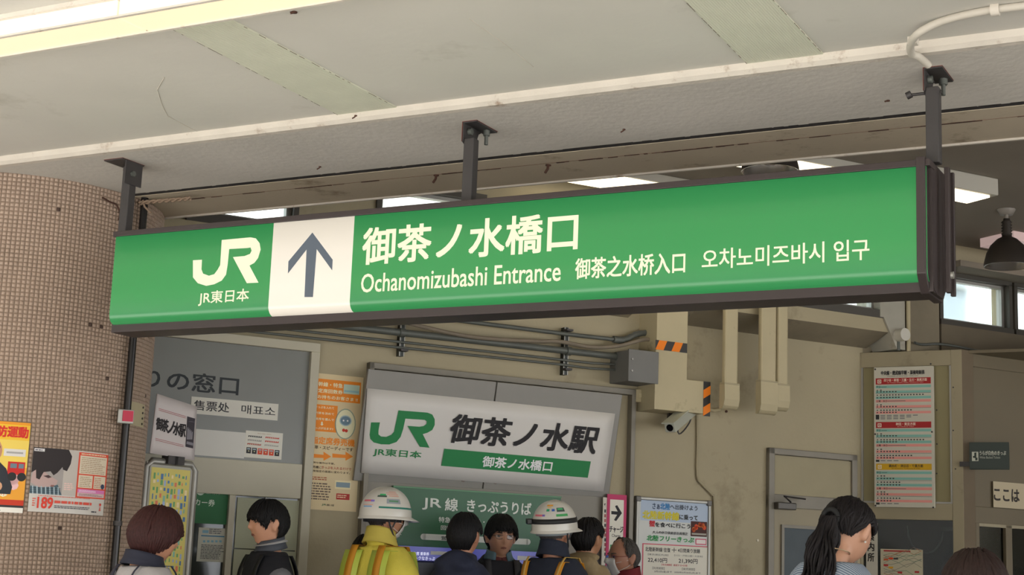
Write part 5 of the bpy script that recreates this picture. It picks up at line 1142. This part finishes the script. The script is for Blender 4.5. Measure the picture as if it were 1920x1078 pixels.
# 1 left: reddish-brown short hair
p=Person('person with reddish-brown short hair and pale grey top walking at lower left',296,944,6.0,128,hair='3b201e',pitch=8,jacket='a09c9c',trousers='3a3d45',skin='b9866a',vox=.008)
p.hair([(0,.3),(.7,.15),(1.1,-.15),(1.4,-.38),(1.8,-.55),(pi,-.72)],off=.024,locks=300,lock_r=.011,seed=3,flare=.006); p.done_jacket(); p.collar('232534',.017,.878,.078,.074,'navy_collar'); p.strap(.09,.10,.03,'252838','bag_strap'); p.strap(-.09,-.10,.012,'252838','bag_strap')
# 2 young man in profile
p=Person('young man with black hair in dark baseball jacket, looking left before the curtain',508,935,7.6,-60,hair='141314',jacket='191a20',skin='c08e72',build=.95)
p.hair([(0,.26),(.6,.16),(.9,0),(1.2,-.22),(1.4,.12),(1.8,.14),(1.95,-.25),(2.2,-.62),(pi,-.68)],off=.024,locks=340,lock_r=.0095,seed=8,jag=.12,flare=.006)
p.done_jacket(); p.collar('4a4e56',.018,.884,.070,.066,'striped_collar'); p.collar('a8a8a8',.0035,.888,.073,.069,'collar_stripe')
for sg in (-1,1):
    sl=MB(); ax=p.arm(sg); p.limb(sl,[(ax[0][0]+sg*.012,ax[0][1],ax[0][2]-.01),ax[1],ax[2],(ax[3][0],ax[3][1],.51*p.H)],[.070,.074,.066,.056]); o=sl.build('grey_sleeve',mat('cloth_sleeve','6c6c70',.9,bump=.2,bscale=200),p.root)
p.strap(-.11,-.11,.05,'121216','backpack_strap'); p.strap(.11,.11,.05,'121216','backpack_strap')
# 3 worker with yellow jacket
p=Person('worker in white helmet and yellow jacket seen from behind at left of group',722,912,7.6,148,hyaw=-30,hair='2a2624',extra=.05,jacket='c9bb48',skin='a97a60',build=1.12,vox=.0075,trousers='4a4d52')
p.hair([(0,.5),(1,.3),(1.4,-.05),(1.9,-.35),(pi,-.45)],off=.006,locks=60,lock_r=.004,seed=5)
p.helmet([(-3.05,-2.5,.30,.345,'b8606a'),(-2.95,-2.5,.17,.20,'6a90b0'),(-3.0,-2.45,.215,.225,'c06a5a'),(-2.6,-2.42,.29,.34,'7a6ab0',.002),(-2.35,-1.9,.42,.47,'3a4a40'),(-2.25,-1.95,.47,.52,'3f9a60'),(-1.9,-1.3,.26,.38,'80858a'),(-1.8,-1.4,.30,.34,'4f7a5a',.002),(-1.95,-1.35,.55,.565,'c0705a'),(-1.9,-1.3,.50,.515,'c0705a'),(-1.8,-1.3,.45,.465,'c0705a'),(-1.8,-1.35,.60,.615,'c0705a')],stripe='1f7a68')
p.glasses('26262a'); p.jname='work_jacket'
p.done_jacket(lambda mb:ell(mb,(0,.03,p.H*.882),(.082,.078,.034),p.T)); p.collar('bfae4e',.024,.89,.076,.072,'stand_collar',tilt=.022)
for sg in (-1,1): p.strap(sg*.10,sg*.09,.115,'bccb50','lime_band',off=.042,rough=.35); p.strap(sg*.10,sg*.09,.045,'c98a20','orange_band',off=.046)
p.mask()
# 11 head partly hidden behind worker at left
p=Person('dark-haired person mostly hidden behind worker with yellow jacket',688,1000,8.2,175,hair='1a1818',jacket='1d1d22',vox=.009); p.hair(SHORT,off=.02,locks=150,seed=14); p.done_jacket()
# 4 man from behind in navy hood
p=Person('black-haired man from behind in navy hooded top, between the helmets',872,959,7.6,152,sc=.87,hair='131214',jacket='1d2236',skin='a8765c',vox=.008)
p.hair([(0,.4),(.9,.2),(1.25,.1),(1.45,.26),(1.8,.2),(1.95,-.25),(2.2,-.66),(pi,-.74)],off=.022,locks=330,lock_r=.009,seed=21,jag=.08,flare=.005); p.jname='hooded_top'
p.done_jacket(lambda mb:[ell(mb,(sx*.05,.085,p.H*.86),(.085,.06,.05),p.T) for sx in (-1,1)]+[ell(mb,(0,.09,p.H*.875),(.09,.05,.05),p.T),ell(mb,(0,.02,p.H*.88),(.095,.09,.034),p.T)])
# 5 man with glasses
p=Person('young man with glasses and black fringe facing the camera beneath green sign',941,962,8.5,14,sc=.93,hair='121112',jacket='24242a',skin='b88a70',pitch=3,vox=.0055)
p.hair([(0,.30),(.35,.26),(.6,.36),(.9,.12),(1.15,-.1),(1.4,.1),(1.8,.1),(1.95,-.35),(2.2,-.6),(pi,-.65)],off=.024,locks=380,lock_r=.0085,seed=33,jag=.10,flare=.007); p.glasses('2a1c18')
p.done_jacket(lambda mb:ell(mb,(0,.05,p.H*.87),(.10,.075,.035),p.T)); p.collar('5f7a86',.016,.884,.066,.062,'shirt_collar',open_=.45); p.collar('6c3a38',.008,.876,.060,.056,'inner_shirt'); p.strap(.085,.085,.035,'3a3a3e'); p.strap(-.085,-.085,.035,'3a3a3e')
# 7 man behind with beige hood
p=Person('black-haired man in beige hooded coat behind the helmeted worker in navy',1102,968,8.35,138,hair='161415',jacket='93805f',skin='a87a5c',vox=.0085)
p.hair(SHORT,off=.02,locks=240,seed=41); p.jname='hooded_coat'; p.done_jacket(lambda mb:[ell(mb,(sx*.055,.085,p.H*.862),(.09,.07,.055),p.T) for sx in (-1,1)]+[ell(mb,(0,.03,p.H*.885),(.10,.095,.032),p.T)])
# 6 worker navy with orange straps
p=Person('worker in white helmet with headlamp strap and navy uniform with orange straps',1043,937,7.8,146,pitch=-7,hair='4a4644',extra=.05,jacket='1f2432',skin='a5745c',build=1.1,vox=.0075)
p.hair([(0,.5),(1,.3),(1.4,-.05),(1.9,-.35),(pi,-.48)],off=.006,locks=80,lock_r=.004,seed=6)
p.helmet([(-2.98,-2.55,.60,.66,'c98a30'),(-2.88,-2.65,.54,.57,'d8a050',.002),(-2.92,-2.75,.44,.51,'2f8a60'),(-2.62,-2.46,.44,.51,'3a5a9a'),(-2.35,-1.9,.42,.54,'44504a'),(-2.3,-2.0,.47,.52,'3f9a60',.002),(-2.4,-1.8,.30,.36,'3f8a50'),(-3.6,-3.1,.31,.36,'b8606a'),(-3.1,-2.95,.31,.36,'6a5a9a')],lamp=True)
p.jname='uniform_jacket'; p.done_jacket(); p.collar('1f2432',.024,.888,.074,.070,'stand_collar')
for sg in (-1,1): p.strap(sg*.05,sg*.115,.038,'d08a1c','orange_strap',off=.036,rough=.45); p.strap(sg*.05,sg*.115,.012,'d6b060','strap_centre',off=.0385)
# 8 elderly man with mask
p=Person('balding older man in white face mask and dark red jacket, looking left',1172,1008,8.75,-62,sc=.92,hair='4b4744',jacket='6a1a20',skin='9c6e58',extra=.004)
p.hair([(0,1.2),(.9,1.1),(1.15,.62),(1.4,.05),(1.7,-.1),(2.2,-.45),(pi,-.55)],off=.010,locks=150,lock_r=.006,seed=51,jag=.05); p.glasses('7a2a24'); p.done_jacket(); p.collar('6a1a20',.026,.88,.080,.076,'stand_collar')
p.mask()
# 9 woman with ponytail
p=Person('woman with wavy black ponytail and striped blue-grey blouse bowing her head at right',1586,929,4.9,138,hair='171314',pitch=38,jacket='6f7c8c',skin='b5886e',female=True,build=.88,vox=.0065,extra=-.035)
p.hair([(0,.55),(.5,.5),(.9,.38),(1.2,.25),(1.45,.32),(1.8,.26),(1.95,-.1),(2.2,-.4),(pi,-.5)],off=.020,locks=320,lock_r=.009,seed=61,swirl=.5,jag=.04,flare=.004)
pt=MB(); rn=random.Random(4)
root=np.array(p.TH((0,.112,-.02))); vx=np.array(p.R@Vector((0,1,0))); dn=np.array([0,0,-1.])
for i in range(150):
    ph=rn.uniform(0,2*pi); sp=rn.uniform(.2,1); sx=np.cross(vx,dn); P=[]; L=rn.uniform(.22,.36); am=rn.uniform(.004,.012)
    for k in range(14):
        t=k/13; wd=(.018+.075*t*(1-.35*t))*sp; c=root+vx*(.015+.10*t**.8)+dn*(L*t**1.15)-vx*.02*t*t
        P.append(c+sx*(cos(ph)*wd+am*sin(t*13+ph*2))+vx*(sin(ph)*wd*.8+am*cos(t*12+ph)))
    pt.tube(P,[.0055*(1-k/14.5)+.0012 for k in range(14)],6)
pt.build('ponytail',p.hairm,p.root); m_=MB(); m_.tube([root+np.cross(vx,dn)*.024*cos(t)+dn*.024*sin(t)*1.0+vx*.012 for t in np.linspace(0,2*pi,17)],.008,8); m_.build('hair_tie',mat('hair_tie','101010',.8),p.root)
p.jname='blouse'
m=p.jm; nt=m.node_tree; tc=nt.nodes.new('ShaderNodeTexCoord'); wv=nt.nodes.new('ShaderNodeTexWave'); wv.bands_direction='DIAGONAL'; wv.inputs['Scale'].default_value=55; nt.links.new(tc.outputs['Object'],wv.inputs[0]); cr=nt.nodes.new('ShaderNodeValToRGB'); cr.color_ramp.elements[0].position=.45; cr.color_ramp.elements[0].color=(*hx('59687c'),1); cr.color_ramp.elements[1].position=.55; cr.color_ramp.elements[1].color=(*hx('9aa3ab'),1); nt.links.new(wv.outputs[1],cr.inputs[0]); nt.links.new(cr.outputs[0],nt.nodes['Principled BSDF'].inputs['Base Color'])
p.done_jacket(); P=[p.T((.064*cos(a),.016+.060*sin(a),p.H*.882+.012*sin(a))) for a in np.linspace(0,2*pi,40)]; MB().tube(P,.0022,6).build('necklace',mat('gold_chain','b8a080',.3,.8),p.root)
for sg in (-1,1): m_=MB(); ell(m_,(sg*.090,.012,-.045),(.004,.004,.004),p.TH); m_.build('earring',mat('pearl','d8d4cc',.2),p.root)
# 10 bottom right hair
p=Person('dark brown haired person at the bottom right corner, only hair in view',1828,1028,4.1,165,hair='2a1d1a',jacket='3a3438',vox=.009,skin='a87a60')
p.hair([(0,.3),(.8,.1),(1.2,-.3),(1.6,-.6),(pi,-.8)],off=.028,locks=340,lock_r=.010,seed=71,flare=.008,swirl=.4); p.done_jacket()
